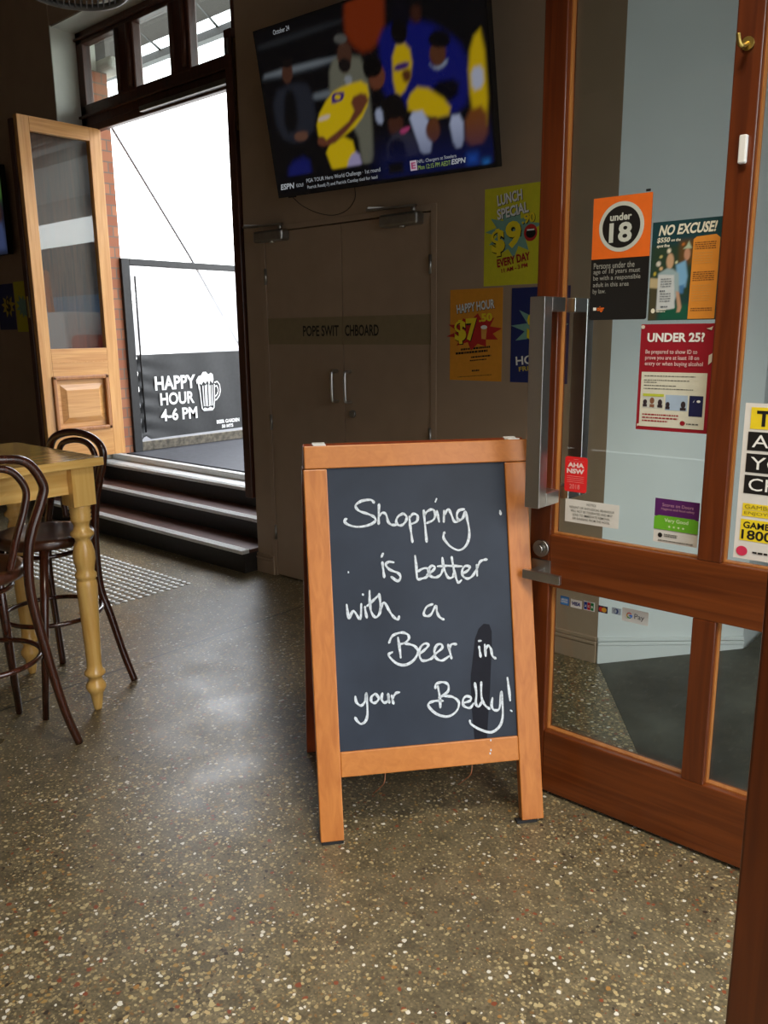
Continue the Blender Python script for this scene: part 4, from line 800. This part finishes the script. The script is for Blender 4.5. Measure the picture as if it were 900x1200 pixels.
# ------------------------------------------------------------------ stickers on the entrance door (they sit on the glass)
GF = GY + 0.040; KG = GF / 2.157
def gx(x): return x * KG
def gz(z): return CAMZ + (z - CAMZ) * KG
def sticker(name, label, cat, x0, x1, z0, z1, m, group=None, rnd_=0.0): return paper(name, label, cat, gx(x0), gx(x1), gz(z0), gz(z1), GF, m, group, 0.0006, rnd_)
gdoor = 'notices stuck on the glass door'
o, s = sticker('sticker', 'orange and black under 18 sticker, upper left on the glass door', 'sticker', -1.116, -0.949, 1.507, 1.829, ck, gdoor, 0.006)
s.poly('orange_field', rect(0, 0.505, 1, 1), ink('signal_orange', (236, 110, 30)), o)
s.poly('ring', ell(0.50, 0.755, 0.385, 0.200, 40), ink('pale_grey', (200, 205, 195)), o, 0.0012); s.poly('disc', ell(0.50, 0.755, 0.322, 0.167, 40), ck, o, 0.0018)
s.texts('lettering', [('under', (0.305, 0.805, 0.675, 0.865)), ('18', (0.30, 0.63, 0.69, 0.79))], ink('pale_grey', (200, 205, 195)), o, 0.0024, bold=0.03)
s.texts('lettering', [('Persons under the', (0.05, 0.425, 0.76, 0.475)), ('age of 18 years must', (0.05, 0.372, 0.86, 0.422)), ('be with a responsible', (0.05, 0.319, 0.87, 0.369)), ('adult in this area', (0.05, 0.276, 0.68, 0.313)), ('by law.', (0.05, 0.210, 0.28, 0.260))], ink('mid_grey', (150, 150, 142)), o, 0.0014, bold=0.006)
s.texts('maker_mark', [('olgr', (0.14, 0.065, 0.27, 0.115))], ink('signal_orange', (236, 110, 30)), o, 0.0014, bold=0.03); s.poly('crest', rect(0.07, 0.08, 0.125, 0.105), cw, o)
o, s = sticker('sticker', 'green NO EXCUSE fine notice with a photo and orange column, beside the under 18 sticker', 'sticker', -0.944, -0.7655, 1.503, 1.752, ink('deep_green', (22, 84, 84)), gdoor)
sub = Sheet(s.p(0, 0, 0.0002), s.ux, s.uy, s.n)
picture('photo', sub, [((18, 60, 66), 40, [(0, 700), (1000, 700), (1000, 1000), (0, 1000)]), ((40, 62, 44), 60, [(0, 250), (700, 250), (700, 760), (0, 760)]), ((92, 66, 30), 50, [(420, 560), (640, 560), (640, 800), (420, 800)]), ((70, 66, 44), 40, [(0, 0), (130, 0), (130, 420), (0, 420)]), ((20, 84, 62), 40, [(160, 0), (640, 0), (620, 160), (200, 160)]),
    ((222, 214, 190), 12, ell(265, 705, 28, 24)), ((200, 190, 120), 10, ell(150, 650, 22, 14)), ((210, 205, 190), 10, ell(118, 580, 34, 26)), ((214, 180, 130), 10, ell(160, 530, 26, 18)), ((214, 214, 170), 8, ell(385, 585, 18, 14)), ((190, 170, 60), 9, ell(70, 480, 20, 20)), ((190, 110, 50), 9, ell(470, 760, 20, 14)),
    ((120, 170, 205), 20, [(380, 560), (520, 600), (560, 440), (540, 330), (420, 350)]), ((190, 140, 110), 14, ell(535, 660, 45, 60)), ((176, 190, 160), 10, [(470, 715), (600, 715), (575, 745), (548, 790), (520, 745)]), ((70, 120, 165), 20, [(430, 340), (520, 360), (510, 270), (450, 270)]),
    ((196, 160, 125), 14, ell(290, 600, 55, 78)), ((150, 172, 176), 18, [(120, 480), (250, 530), (340, 520), (430, 470), (450, 290), (380, 180), (180, 180)]), ((190, 150, 120), 8, [(400, 300), (450, 280), (500, 130), (480, 80), (430, 80), (440, 130)]),
    ((186, 170, 130), 12, [(0, 440), (130, 430), (130, 330), (0, 340)]), ((196, 202, 202), 5, [(125, 470), (360, 460), (400, 120), (120, 95)])], (30, 62, 60), 90, 126, o, lift=0.0006)
s.poly('orange_column', [(0.60, 0.01), (0.985, 0.01), (0.99, 0.80), (0.93, 0.835), (0.66, 0.825), (0.615, 0.80)], ink('ochre', (218, 140, 48)), o, 0.0012)
s.texts('lettering', [('NO EXCUSE!', (0.11, 0.86, 0.93, 0.965))], ink('cream', (226, 222, 200)), o, 0.0016, bold=0.035, shear=0.2)
s.texts('lettering', [('$550', (0.08, 0.785, 0.27, 0.842)), ('on the', (0.29, 0.795, 0.43, 0.825)), ('spot fine', (0.08, 0.735, 0.27, 0.775))], ink('cream', (226, 222, 200)), o, 0.0016, bold=0.03, shear=0.15)
squiggle(s, o, [(0.64, 0.94, v, 0.009) for v in (0.76, 0.74, 0.72, 0.70, 0.47, 0.45, 0.43, 0.41, 0.39, 0.11, 0.09)] , ink('brown', (120, 74, 30)), 0, 8, 0.0018)
squiggle(s, o, [(0.64, 0.90, v, 0.006) for v in (0.66, 0.635, 0.61, 0.585, 0.56, 0.34, 0.315, 0.29, 0.265, 0.24, 0.215, 0.19)] , ink('tan', (200, 150, 80)), 0, 9, 0.0018)
squiggle(s, o, [(0.17, 0.33, v, 0.006) for v in (0.42, 0.395, 0.37, 0.345, 0.27, 0.245, 0.22, 0.195)] + [(0.16, 0.24, 0.295, 0.014), (0.19, 0.30, 0.135, 0.012)], ink('slate_grey', (96, 104, 110)), 0, 10, 0.0018)
s.poly('state_crest', ell(0.075, 0.10, 0.03, 0.025), ink('cream', (226, 222, 200)), o, 0.0016); squiggle(s, o, [(0.13, 0.28, 0.105, 0.008), (0.13, 0.26, 0.085, 0.008)], ink('cream', (226, 222, 200)), 0, 4, 0.0018)
o, s = sticker('sticker', 'dark red UNDER 25? proof of age notice with peeling corners', 'sticker', -0.961, -0.7660, 1.211, 1.4935, ink('deep_red', (148, 18, 34)), gdoor)
s.text('lettering', 'UNDER 25?', (0.10, 0.835, 0.885, 0.92), cw, o, bold=0.035)
s.texts('lettering', [('Be prepared to show ID to', (0.085, 0.715, 0.80, 0.765)), ('prove you are at least 18 on', (0.085, 0.66, 0.83, 0.71)), ('entry or when buying alcohol', (0.085, 0.605, 0.885, 0.655))], ink('pinkish', (226, 196, 192)), o, 0.0014, bold=0.008)
s.poly('white_panel', rect(0.045, 0.035, 0.955, 0.555), ink('paper_cream', (214, 212, 192)), o)
squiggle(s, o, [(0.09, 0.80, 0.515, 0.008), (0.09, 0.72, 0.475, 0.008), (0.09, 0.27, 0.455, 0.007), (0.09, 0.55, 0.425, 0.008), (0.09, 0.78, 0.395, 0.008)], ink('grey_print', (96, 96, 88)), 0, 11, 0.0014)
s.polys('licence_card', [rect(0.085, 0.215, 0.385, 0.345)], ink('card_grey', (198, 200, 190)), o, 0.0012); s.poly('licence_band', rect(0.085, 0.325, 0.385, 0.350), ink('card_lime', (186, 194, 60)), o, 0.0018)
s.poly('licence_card', rect(0.41, 0.20, 0.715, 0.345), ink('card_blue', (166, 186, 206)), o, 0.0012)
s.polys('portrait', [ell(0.12, 0.27, 0.028, 0.024), rect(0.09, 0.225, 0.15, 0.25), ell(0.445, 0.255, 0.028, 0.024), rect(0.415, 0.21, 0.475, 0.235), ell(0.335, 0.27, 0.03, 0.03), rect(0.30, 0.222, 0.37, 0.248), ell(0.66, 0.258, 0.032, 0.032), rect(0.62, 0.205, 0.70, 0.23)], ink('portrait_dark', (52, 42, 46)), o, 0.0018)
s.polys('portrait_face', [ell(0.22, 0.285, 0.032, 0.03), rect(0.19, 0.222, 0.255, 0.25)], ink('portrait_brown', (130, 88, 62)), o, 0.0018)
s.poly('passport', rect(0.74, 0.155, 0.925, 0.345), ink('passport_navy', (26, 30, 72)), o, 0.0014); s.polys('passport_crest', [[(0.79, 0.285), (0.815, 0.31), (0.80, 0.285)], ell(0.865, 0.295, 0.025, 0.012)], cw, o, 0.0018)
squiggle(s, o, [(0.09, 0.60, 0.145, 0.013), (0.09, 0.60, 0.115, 0.013), (0.09, 0.46, 0.085, 0.013)], ink('deep_red', (148, 18, 34)), 0, 13, 0.0014)
s.poly('state_crest', ell(0.665, 0.085, 0.035, 0.022), ink('deep_red', (148, 18, 34)), o, 0.0014); squiggle(s, o, [(0.72, 0.88, 0.075, 0.012)], ink('grey_print', (96, 96, 88)), 0, 14, 0.0014)
s.polys('torn_corner', [[(0.955, 0.63), (1.0, 0.66), (1.0, 0.735), (0.955, 0.715)], [(0.90, 0.955), (0.97, 0.94), (0.985, 0.975), (0.955, 0.965)], ell(0.03, 0.975, 0.028, 0.018, 10), [(0.02, 0.03), (0.06, 0.045), (0.05, 0.06), (0.02, 0.055)]], ink('torn_paper', (214, 204, 186)), o, 0.0014)
o, s = sticker('sticker', 'small red AHA NSW 2018 member sticker by the door stile', 'sticker', -1.174, -1.1015, 1.012, 1.117, ink('bright_red', (226, 34, 36)), gdoor, 0.008)
s.texts('lettering', [('AHA', (0.13, 0.70, 0.87, 0.835)), ('NSW', (0.10, 0.525, 0.88, 0.665))], ink('rose_white', (244, 214, 210)), o, bold=0.05)
s.texts('lettering', [('2018', (0.24, 0.09, 0.70, 0.22))], ink('rose', (236, 150, 146)), o, bold=0.0)
squiggle(s, o, [(0.12, 0.86, 0.44, 0.012), (0.12, 0.86, 0.385, 0.012), (0.12, 0.86, 0.33, 0.012), (0.12, 0.86, 0.275, 0.012), (0.40, 0.60, 0.92, 0.012), (0.15, 0.85, 0.87, 0.006)], ink('rose', (236, 120, 116)), 0, 15)
o, s = sticker('notice', 'small white typed NOTICE strip low on the glass, under the red sticker', 'sticker', -1.168, -0.9965, 0.920, 0.9895, ink('notice_white', (216, 214, 206)), gdoor)
s.texts('lettering', [('NOTICE', (0.41, 0.80, 0.585, 0.90)), ('VIOLENT OR ANTI-SOCIAL BEHAVIOUR', (0.08, 0.62, 0.92, 0.72)), ('WILL NOT BE TOLERATED AND MAY', (0.11, 0.46, 0.89, 0.56)), ('LEAD TO IMMEDIATE REMOVAL', (0.15, 0.30, 0.85, 0.40)), ('OR BANNING FROM THE HOTEL', (0.15, 0.14, 0.85, 0.24))], ink('grey_print', (96, 96, 88)), o, bold=0.004)
o, s = sticker('sticker', 'purple and green Scores on Doors hygiene sticker, lower right of the large pane', 'sticker', -0.892, -0.7695, 0.902, 1.026, ink('notice_white', (216, 214, 206)), gdoor)
s.poly('purple_band', rect(0, 0.60, 1, 1), ink('purple', (84, 28, 94)), o); s.poly('green_band', [(0, 0.30), (1, 0.30), (1, 0.58), (0.9, 0.62), (0.1, 0.62), (0, 0.58)], ink('leaf_green', (104, 176, 40)), o, 0.0012)
s.texts('lettering', [('Scores on Doors', (0.17, 0.83, 0.87, 0.905)), ('Hygiene and food safety', (0.15, 0.735, 0.90, 0.80))], ink('lilac', (176, 130, 150)), o, bold=0.01)
s.texts('lettering', [('Very Good', (0.24, 0.46, 0.78, 0.57))], ink('pale_green', (206, 232, 176)), o, 0.0018, bold=0.02)
s.polys('rating_star', [[(0.36 + 0.105 * i + 0.033 * (1 if k % 2 == 0 else 0.45) * math.sin(math.pi * k / 5), 0.385 + 0.033 * (1 if k % 2 == 0 else 0.45) * math.cos(math.pi * k / 5)) for k in range(10)] for i in range(4)], ink('pale_green', (206, 232, 176)), o, 0.0018)
s.poly('state_crest', ell(0.16, 0.17, 0.05, 0.055), ck, o, 0.0012); squiggle(s, o, [(0.25, 0.55, 0.19, 0.02), (0.25, 0.55, 0.15, 0.02), (0.12, 0.92, 0.045, 0.02)], ink('grey_print', (96, 96, 88)), 0, 17, 0.0014)
gpay = 'payment card stickers on the glass door'
o, s = sticker('payment_sticker', 'blue American card sticker, leftmost of the payment stickers', 'sticker', -1.1725, -1.1435, 0.6565, 0.6840, ink('amex_blue', (40, 112, 190)), gpay)
s.poly('inner_field', rect(0.12, 0.12, 0.88, 0.88), ink('amex_light', (84, 156, 216)), o); s.texts('lettering', [('AMERICAN', (0.10, 0.54, 0.90, 0.74)), ('EXPRESS', (0.10, 0.28, 0.90, 0.48))], cw, o, 0.0014, bold=0.02)
o, s = sticker('payment_sticker', 'white VISA sticker, second of the payment stickers', 'sticker', -1.1375, -1.1, 0.655, 0.681, cw, gpay); s.text('lettering', 'VISA', (0.10, 0.28, 0.90, 0.74), ink('visa_blue', (28, 36, 120)), o, bold=0.03, shear=0.2)
o, s = sticker('payment_sticker', 'white JCB sticker with blue, red and green bars', 'sticker', -1.0945, -1.058, 0.656, 0.6845, cw, gpay)
for k, (rgb, ch) in enumerate((((24, 62, 150), 'J'), ((190, 30, 50), 'C'), ((20, 130, 70), 'B'))):
    s.poly('colour_bar', rect(0.07 + 0.30 * k, 0.10, 0.33 + 0.30 * k, 0.90), ink('bar%d' % k, rgb), o, 0.0012); s.text('lettering', ch, (0.12 + 0.30 * k, 0.38, 0.28 + 0.30 * k, 0.62), cw, o, 0.0018, bold=0.04)
o, s = sticker('payment_sticker', 'dark sticker with overlapping red and yellow discs', 'sticker', -1.0465, -1.0165, 0.6595, 0.6805, ink('mc_navy', (58, 40, 66)), gpay)
s.poly('disc', ell(0.34, 0.5, 0.26, 0.36), ink('mc_red', (206, 50, 40)), o, 0.0012); s.poly('disc', ell(0.66, 0.5, 0.26, 0.36), ink('mc_yellow', (232, 170, 50)), o, 0.0018)
o, s = sticker('payment_sticker', 'pale blue and white round emblem sticker between the discs and the white pay sticker', 'sticker', -1.0035, -0.9745, 0.664, 0.6835, ink('diners_pale', (186, 200, 212)), gpay)
s.poly('disc', ell(0.5, 0.5, 0.24, 0.40), ink('diners_blue', (52, 74, 134)), o, 0.0012); s.poly('disc_gap', ell(0.44, 0.5, 0.12, 0.28), ink('diners_pale', (186, 200, 212)), o, 0.0018)
o, s = sticker('payment_sticker', 'white G Pay sticker, rightmost and largest of the payment stickers', 'sticker', -0.971, -0.891, 0.650, 0.6905, cw, gpay)
s.text('lettering', 'Pay', (0.48, 0.22, 0.85, 0.72), ink('pay_grey', (96, 98, 102)), o, bold=0.0)
W2, H2 = s.ux.length, s.uy.length
for a0, a1, rgb, nm in ((40, 150, (220, 66, 54), 'g_red'), (150, 215, (240, 180, 20), 'g_yellow'), (215, 300, (44, 160, 80), 'g_green'), (300, 360, (62, 126, 230), 'g_blue')):
    cx, cy, r0, r1 = 0.29 * W2, 0.5 * H2, 0.0062, 0.0090
    arc = [math.radians(a0 + (a1 - a0) * k / 6) for k in range(7)]
    pl = [((cx + r1 * math.cos(t)) / W2, (cy + r1 * math.sin(t)) / H2) for t in arc] + [((cx + r0 * math.cos(t)) / W2, (cy + r0 * math.sin(t)) / H2) for t in arc[::-1]]
    s.poly('letter_arc', pl, ink(nm, rgb), o, 0.0012)
s.poly('letter_bar', rect(0.29, 0.44, 0.40, 0.56), ink('g_blue', (62, 126, 230)), o, 0.0014)
o, s = sticker('sticker', 'white THINK ABOUT YOUR CHOICES gambling notice at the right edge', 'sticker', -0.674, -0.395, 0.894, 1.297, ink('notice_white', (216, 214, 206)), gdoor)
yl = ink('warning_yellow', (232, 206, 36))
s.poly('yellow_block', rect(0.055, 0.840, 0.78, 0.975), yl, o)
s.polys('black_block', [rect(0.045, 0.705, 0.86, 0.822), rect(0.045, 0.566, 0.74, 0.685), rect(0.045, 0.430, 0.95, 0.548)], ck, o)
s.text('lettering', 'THINK', (0.105, 0.858, 0.72, 0.955), ck, o, 0.0014, bold=0.03)
s.texts('lettering', [('ABOUT', (0.085, 0.725, 0.80, 0.805)), ('YOUR', (0.085, 0.586, 0.69, 0.666)), ('CHOICES', (0.085, 0.450, 0.90, 0.530))], cw, o, 0.0014, bold=0.0)
s.polys('yellow_strip', [rect(0.05, 0.325, 0.80, 0.366), rect(0.05, 0.282, 0.80, 0.322), rect(0.045, 0.122, 0.90, 0.262)], yl, o)
s.texts('lettering', [('GAMBLING LESS.', (0.07, 0.333, 0.60, 0.358)), ('ENJOYING MORE.', (0.07, 0.290, 0.62, 0.315))], ink('dull_olive', (140, 124, 40)), o, 0.0014, bold=0.0)
s.texts('lettering', [('GAMBLING HELP', (0.07, 0.205, 0.72, 0.248)), ('1800 858 858', (0.06, 0.132, 0.86, 0.195))], ck, o, 0.0014, bold=0.02)
s.poly('state_crest', ell(0.075, 0.052, 0.05, 0.032), ink('waratah', (206, 50, 84)), o, 0.0012); squiggle(s, o, [(0.17, 0.50, 0.045, 0.012)], ck, 0, 19, 0.0014)
o, s = sticker('tape_mark', 'tiny dark tape mark above the under 18 sticker', 'tape', -0.969, -0.956, 1.832, 1.838, ck)

# ------------------------------------------------------------------ left wall: second television and posters behind the garden door
t2 = thing('television', 'second television at the far left edge, mostly hidden by the garden door', 'television', (-7.95, 3.57, 2.5))
MB().box((-8.62, 3.48, 2.19), (-7.42, 3.53, 2.93)).box((-8.2, 3.53, 2.4), (-7.8, 3.568, 2.7)).build('case', M['tvblack'], t2)
picture('screen', Sheet((-8.62, 3.4795, 2.19), (1.2, 0, 0), (0, 0, 0.74), (0, -1, 0)), [((70, 110, 40), 40, [(700, 560), (1000, 560), (1000, 960), (700, 960)]), ((120, 190, 90), 30, [(780, 700), (980, 640), (980, 900), (820, 930)]), ((92, 110, 165), 30, [(720, 40), (990, 40), (980, 360), (900, 430), (760, 330)]), ((90, 60, 50), 20, ell(930, 470, 50, 110)), ((40, 44, 70), 20, [(965, 300), (990, 300), (990, 600), (965, 600)])], (20, 24, 24), 60, 40, t2, emit=0.12)
o, s = paper('poster', 'dark blue and yellow poster on the shaded left wall', 'poster', -7.92, -7.585, 1.54, 1.95, 3.57, ink('navy', (28, 40, 98)), 'posters on the left wall')
s.poly('starburst', star(0.62, 0.52, 0.42, 0.26, 9, 0.55, 6), ink('mustard', (200, 176, 60)), o); s.text('price', '$', (0.5, 0.35, 0.78, 0.7), ck, o, 0.0014, bold=0.03)
o, s = paper('poster', 'olive yellow poster right of the dark blue one on the left wall', 'poster', -7.57, -7.27, 1.52, 1.96, 3.57, ink('limeyellow', (214, 206, 44)), 'posters on the left wall')
s.poly('starburst', star(0.5, 0.5, 0.45, 0.25, 10, 0.6, 4), teal, o)

# ------------------------------------------------------------------ round slatted pendant near the ceiling
pc = Vector((-3.085, 1.80, 2.742)); PR = 0.185
pl = thing('pendant_lamp', 'round dark pendant with a slatted open rim, cut by the top edge', 'lamp', pc)
MB().tube([pc + Vector((PR * math.cos(2 * math.pi * i / 56), PR * math.sin(2 * math.pi * i / 56), 0)) for i in range(56)], 0.012, 12, closed=True).build('rim', mat('dark_grey_enamel', (0.10, 0.10, 0.095), 0.45), pl)
vd = Vector((pc.x, pc.y, 0)).normalized(); vp_ = Vector((-vd.y, vd.x, 0)); b = MB()
for i in range(-8, 9):
    t = i * 0.021; h = math.sqrt(max(0, PR * PR - t * t)) - 0.004
    b.obox(pc + vp_ * (t - 0.002) - vd * h + Vector((0, 0, -0.006)), vd * 2 * h, vp_ * 0.005, (0, 0, 0.026))
b.build('slats', M['black'], pl)
b = MB()
for k in range(3):
    a = 2 * math.pi * k / 3 + 0.4; b.tube([pc + Vector((PR * math.cos(a), PR * math.sin(a), 0.005)), pc + Vector((0.03 * math.cos(a), 0.03 * math.sin(a), 0.45))], 0.006, 8)
b.build('hanger', M['black'], pl)
MB().tube([pc + Vector((0, 0, 0.44)), Vector((pc.x, pc.y, Zc))], 0.012, 12).lathe((pc.x, pc.y, Zc - 0.04), [(0.05, 0.0), (0.05, 0.04)], 24).build('stem', M['black'], pl)

# ------------------------------------------------------------------ outside: drop screen with the HAPPY HOUR banner
SX = -6.48
scn = thing('drop_screen', 'black framed outdoor screen with a HAPPY HOUR 4-6 PM banner beyond the doors', 'screen', (SX, 4.7, 0.45))
MB().box((SX - 0.05, 4.005, 0.45), (SX + 0.01, 4.085, 2.125)).build('post', M['black'], scn, bevel=0.004); MB().box((SX - 0.05, 5.42, 0.45), (SX + 0.01, 5.50, 2.125)).build('post', M['black'], scn, bevel=0.004)
MB().box((SX - 0.05, 4.085, 2.07), (SX + 0.01, 5.42, 2.125)).build('top_rail', M['black'], scn, bevel=0.004)
MB().box((SX - 0.04, 4.085, 0.452), (SX, 5.42, 0.535)).build('bottom_rail', mat('weathered_timber', (0.10, 0.085, 0.06), 0.7, noise=0.6, scale=25), scn, bevel=0.004)
MB().tube([(SX + 0.02, 4.12, 0.62), (SX + 0.02, 4.12, 1.98)], 0.008).build('zip_track', M['black'], scn)
fm = bpy.data.materials.new('scuffed_clear_vinyl'); fm.use_nodes = True
nt = fm.node_tree; nt.nodes.clear(); L = nt.links.new
out = nt.nodes.new('ShaderNodeOutputMaterial'); mx = nt.nodes.new('ShaderNodeMixShader'); tl = nt.nodes.new('ShaderNodeBsdfTranslucent'); tr = nt.nodes.new('ShaderNodeBsdfTransparent')
tl.inputs[0].default_value = (0.62, 0.64, 0.66, 1); tr.inputs[0].default_value = (0.95, 0.96, 0.97, 1)
nz = nt.nodes.new('ShaderNodeTexNoise'); nz.inputs['Scale'].default_value = 2.2; nz.inputs['Detail'].default_value = 8; nr = nt.nodes.new('ShaderNodeMapRange'); nr.inputs['From Min'].default_value = 0.35; nr.inputs['From Max'].default_value = 0.7; nr.inputs['To Min'].default_value = 0.15; nr.inputs['To Max'].default_value = 0.95
L(nz.outputs[0], nr.inputs[0]); L(nr.outputs[0], mx.inputs[0]); L(tr.outputs[0], mx.inputs[1]); L(tl.outputs[0], mx.inputs[2]); L(mx.outputs[0], out.inputs[0])
MB().box((SX - 0.022, 4.085, 1.29), (SX - 0.020, 5.42, 2.07)).build('clear_panel', fm, scn)
# banner cloth with slight creases at its lashed edge
b = MB(); nu, nv = 60, 24; vs = []
for j in range(nv + 1):
    for i in range(nu + 1):
        u = i / nu; v = j / nv; y = 4.085 + 1.335 * u; z = 0.552 + 0.755 * v + 0.012 * u
        if u < 0.06 and v < 0.08: z += 0.03 * (1 - v / 0.08) * math.sin(u / 0.06 * math.pi)
        x = SX + 0.012 * math.exp(-u * 9) * math.sin(v * 34 + u * 12) + 0.003 * math.sin(u * 20 + v * 3)
        vs.append((x, y, z))
b.add(vs, [(j * (nu + 1) + i, j * (nu + 1) + i + 1, (j + 1) * (nu + 1) + i + 1, (j + 1) * (nu + 1) + i) for j in range(nv) for i in range(nu)], True)
bn = b.build('banner', mat('charcoal_vinyl', (0.022, 0.023, 0.024), 0.55, noise=0.15), scn)
BS = Sheet((SX + 0.004, 4.085, 0.555), (0, 1.335, 0), (0, 0, 0.755), (1, 0, 0))
cwh = ink('banner_white', (244, 244, 242))
def by(y): return (y - 4.085) / 1.335
def bz(z): return (z - 0.555) / 0.755
BS.texts('lettering', [('HAPPY', (by(4.255), bz(0.985), by(4.70), bz(1.112))), ('HOUR', (by(4.30), bz(0.845), by(4.675), bz(0.960))), ('4-6 PM', (by(4.295), bz(0.700), by(4.70), bz(0.815)))], cwh, bn, 0.002, bold=0.03)
BS.texts('lettering', [('BEER GARDEN', (by(4.92), bz(0.625), by(5.20), bz(0.662))), ('50 MTS', (by(4.98), bz(0.578), by(5.12), bz(0.612)))], cwh, bn, 0.002, bold=0.04)
def mug(pts): return [(by(4.70 + 0.30 * x), bz(0.755 + 0.375 * y)) for x, y in pts]
def band(path, w_):
    out = []; k = len(path); a = []; c = []
    for i, (x, y) in enumerate(path):
        dx = path[min(i + 1, k - 1)][0] - path[max(i - 1, 0)][0]; dy = path[min(i + 1, k - 1)][1] - path[max(i - 1, 0)][1]; l = math.hypot(dx, dy) or 1
        a.append((x - dy / l * w_, y + dx / l * w_)); c.append((x + dy / l * w_, y - dx / l * w_))
    return [[a[i], a[i + 1], c[i + 1], c[i]] for i in range(k - 1)]
foam = [(0.02, 0.80), (0.04, 0.70), (0.08, 0.74), (0.11, 0.55), (0.15, 0.72), (0.22, 0.68), (0.30, 0.76), (0.38, 0.70), (0.46, 0.78), (0.52, 0.66), (0.56, 0.78), (0.66, 0.70), (0.70, 0.80), (0.68, 0.93), (0.60, 0.97), (0.50, 0.93), (0.42, 1.0), (0.30, 1.0), (0.22, 0.92), (0.12, 0.90)]
lines = [mug(foam)]
for p in ([(0.14, 0.66), (0.17, 0.30), (0.20, 0.08), (0.26, 0.03), (0.60, 0.03), (0.66, 0.08), (0.70, 0.30), (0.72, 0.68)], [(0.27, 0.66), (0.28, 0.14), (0.35, 0.14), (0.36, 0.66)], [(0.41, 0.68), (0.41, 0.13), (0.49, 0.13), (0.50, 0.68)], [(0.55, 0.66), (0.54, 0.14), (0.61, 0.14), (0.63, 0.66)],
          [(0.73, 0.72), (0.84, 0.74), (0.93, 0.66), (0.95, 0.50), (0.90, 0.38), (0.78, 0.28), (0.71, 0.27)], [(0.75, 0.62), (0.82, 0.63), (0.86, 0.55), (0.86, 0.48), (0.80, 0.40), (0.72, 0.36)]):
    lines += [mug(q) for q in band(p, 0.018)]
lines.append(mug([(0.22, 0.06), (0.30, 0.10), (0.42, 0.07), (0.52, 0.11), (0.62, 0.07), (0.60, 0.03), (0.26, 0.03)]))
BS.polys('beer_mug_print', lines, cwh, bn, 0.002)
# awning, its posts and stay outside
aw = thing('awning_frame', 'grey steel awning beam with hanger rods outside above the doors', 'awning', (-5.6, 5.2, 0.45))
gm = mat('grey_painted_steel', (0.16, 0.17, 0.18), 0.5)
MB().box((-10.0, 5.17, 4.13), (-3.0, 5.25, 4.20)).build('beam', gm, aw); MB().box((-10.0, 3.96, 4.20), (-3.0, 4.16, 4.24)).build('roof_sheet', gm, aw)
for x in (-9.95, -4.0): MB().box((x - 0.04, 5.17, 0.45), (x + 0.04, 5.25, 4.13)).build('post', gm, aw)
b = MB()
for x in (-8.6, -7.6, -6.7, -5.8, -4.9): b.tube([(x, 4.15, 4.22), (x - 0.7, 5.2, 4.20)], 0.012, 8)
b.build('hanger_rod', M['black'], aw)
wr_ = MB().tube([(-7.2, 4.10, 3.86), (-7.2, 4.482, 3.324), (-7.2, 5.244, 2.261), (-7.2, 5.75, 1.48), (-7.2, 6.45, 0.45)], 0.012, 10).build('stay_wire', gm)
tag(wr_, 'thin slanting stay wire across the white daylight in the doorway', 'wire')

# ------------------------------------------------------------------ across the street: only seen mirrored in the garden door glass
sb_ = thing('street_building', 'shop across the street with a dark awning and blue sign band', 'building', (8.4, 12.2, 0))
MB().box((2.0, 12.0, -0.1), (14.0, 12.4, 3.9)).build('wall', mat('shop_dark_front', (0.10, 0.12, 0.13), 0.5, noise=0.4, scale=2), sb_)
MB().box((2.0, 10.2, 4.55), (14.0, 12.0, 5.35)).box((2.0, 10.2, 5.62), (14.0, 12.0, 6.6)).build('awning', mat('grey_awning', (0.22, 0.24, 0.24), 0.6), sb_)
MB().box((2.0, 11.9, 2.05), (14.0, 12.0, 2.55)).build('sign_band', mat('blue_band', (0.10, 0.30, 0.55), 0.4), sb_)
vn = thing('delivery_van', 'white box van parked across the street', 'van', (7.2, 10.6, 0))
MB().box((6.6, 10.2, 0.55), (8.1, 11.4, 2.05)).build('box_body', mat('van_white', (0.85, 0.85, 0.85), 0.35), vn, bevel=0.05)
MB().box((5.9, 10.3, 0.5), (6.6, 11.3, 1.5)).build('cab', mat('van_red', (0.55, 0.05, 0.03), 0.35), vn, bevel=0.12)
for x in (6.25, 7.6): MB().tube([(x, 10.18, 0.3), (x, 11.42, 0.3)], 0.3, 24).build('wheel', M['rubber'], vn)
bl_ = thing('boom_lift', 'orange jointed boom of a lift truck across the street', 'lift', (9.0, 11.0, 0))
MB().tube([(8.95, 11.0, 0.9), (8.66, 11.0, 1.5), (8.84, 11.0, 3.13)], 0.09, 12).build('lower_boom', mat('boom_orange', (0.85, 0.22, 0.03), 0.4), bl_)
MB().tube([(8.84, 11.0, 3.13), (9.68, 11.0, 3.04)], 0.06, 12).build('upper_boom', mat('boom_orange', (0.85, 0.22, 0.03), 0.4), bl_)
MB().box((8.4, 10.5, 0.35), (9.6, 11.5, 0.9)).build('chassis', mat('van_red', (0.55, 0.05, 0.03), 0.35), bl_, bevel=0.06)
for x in (8.65, 9.35): MB().tube([(x, 10.45, 0.28), (x, 11.55, 0.28)], 0.28, 24).build('wheel', M['rubber'], bl_)
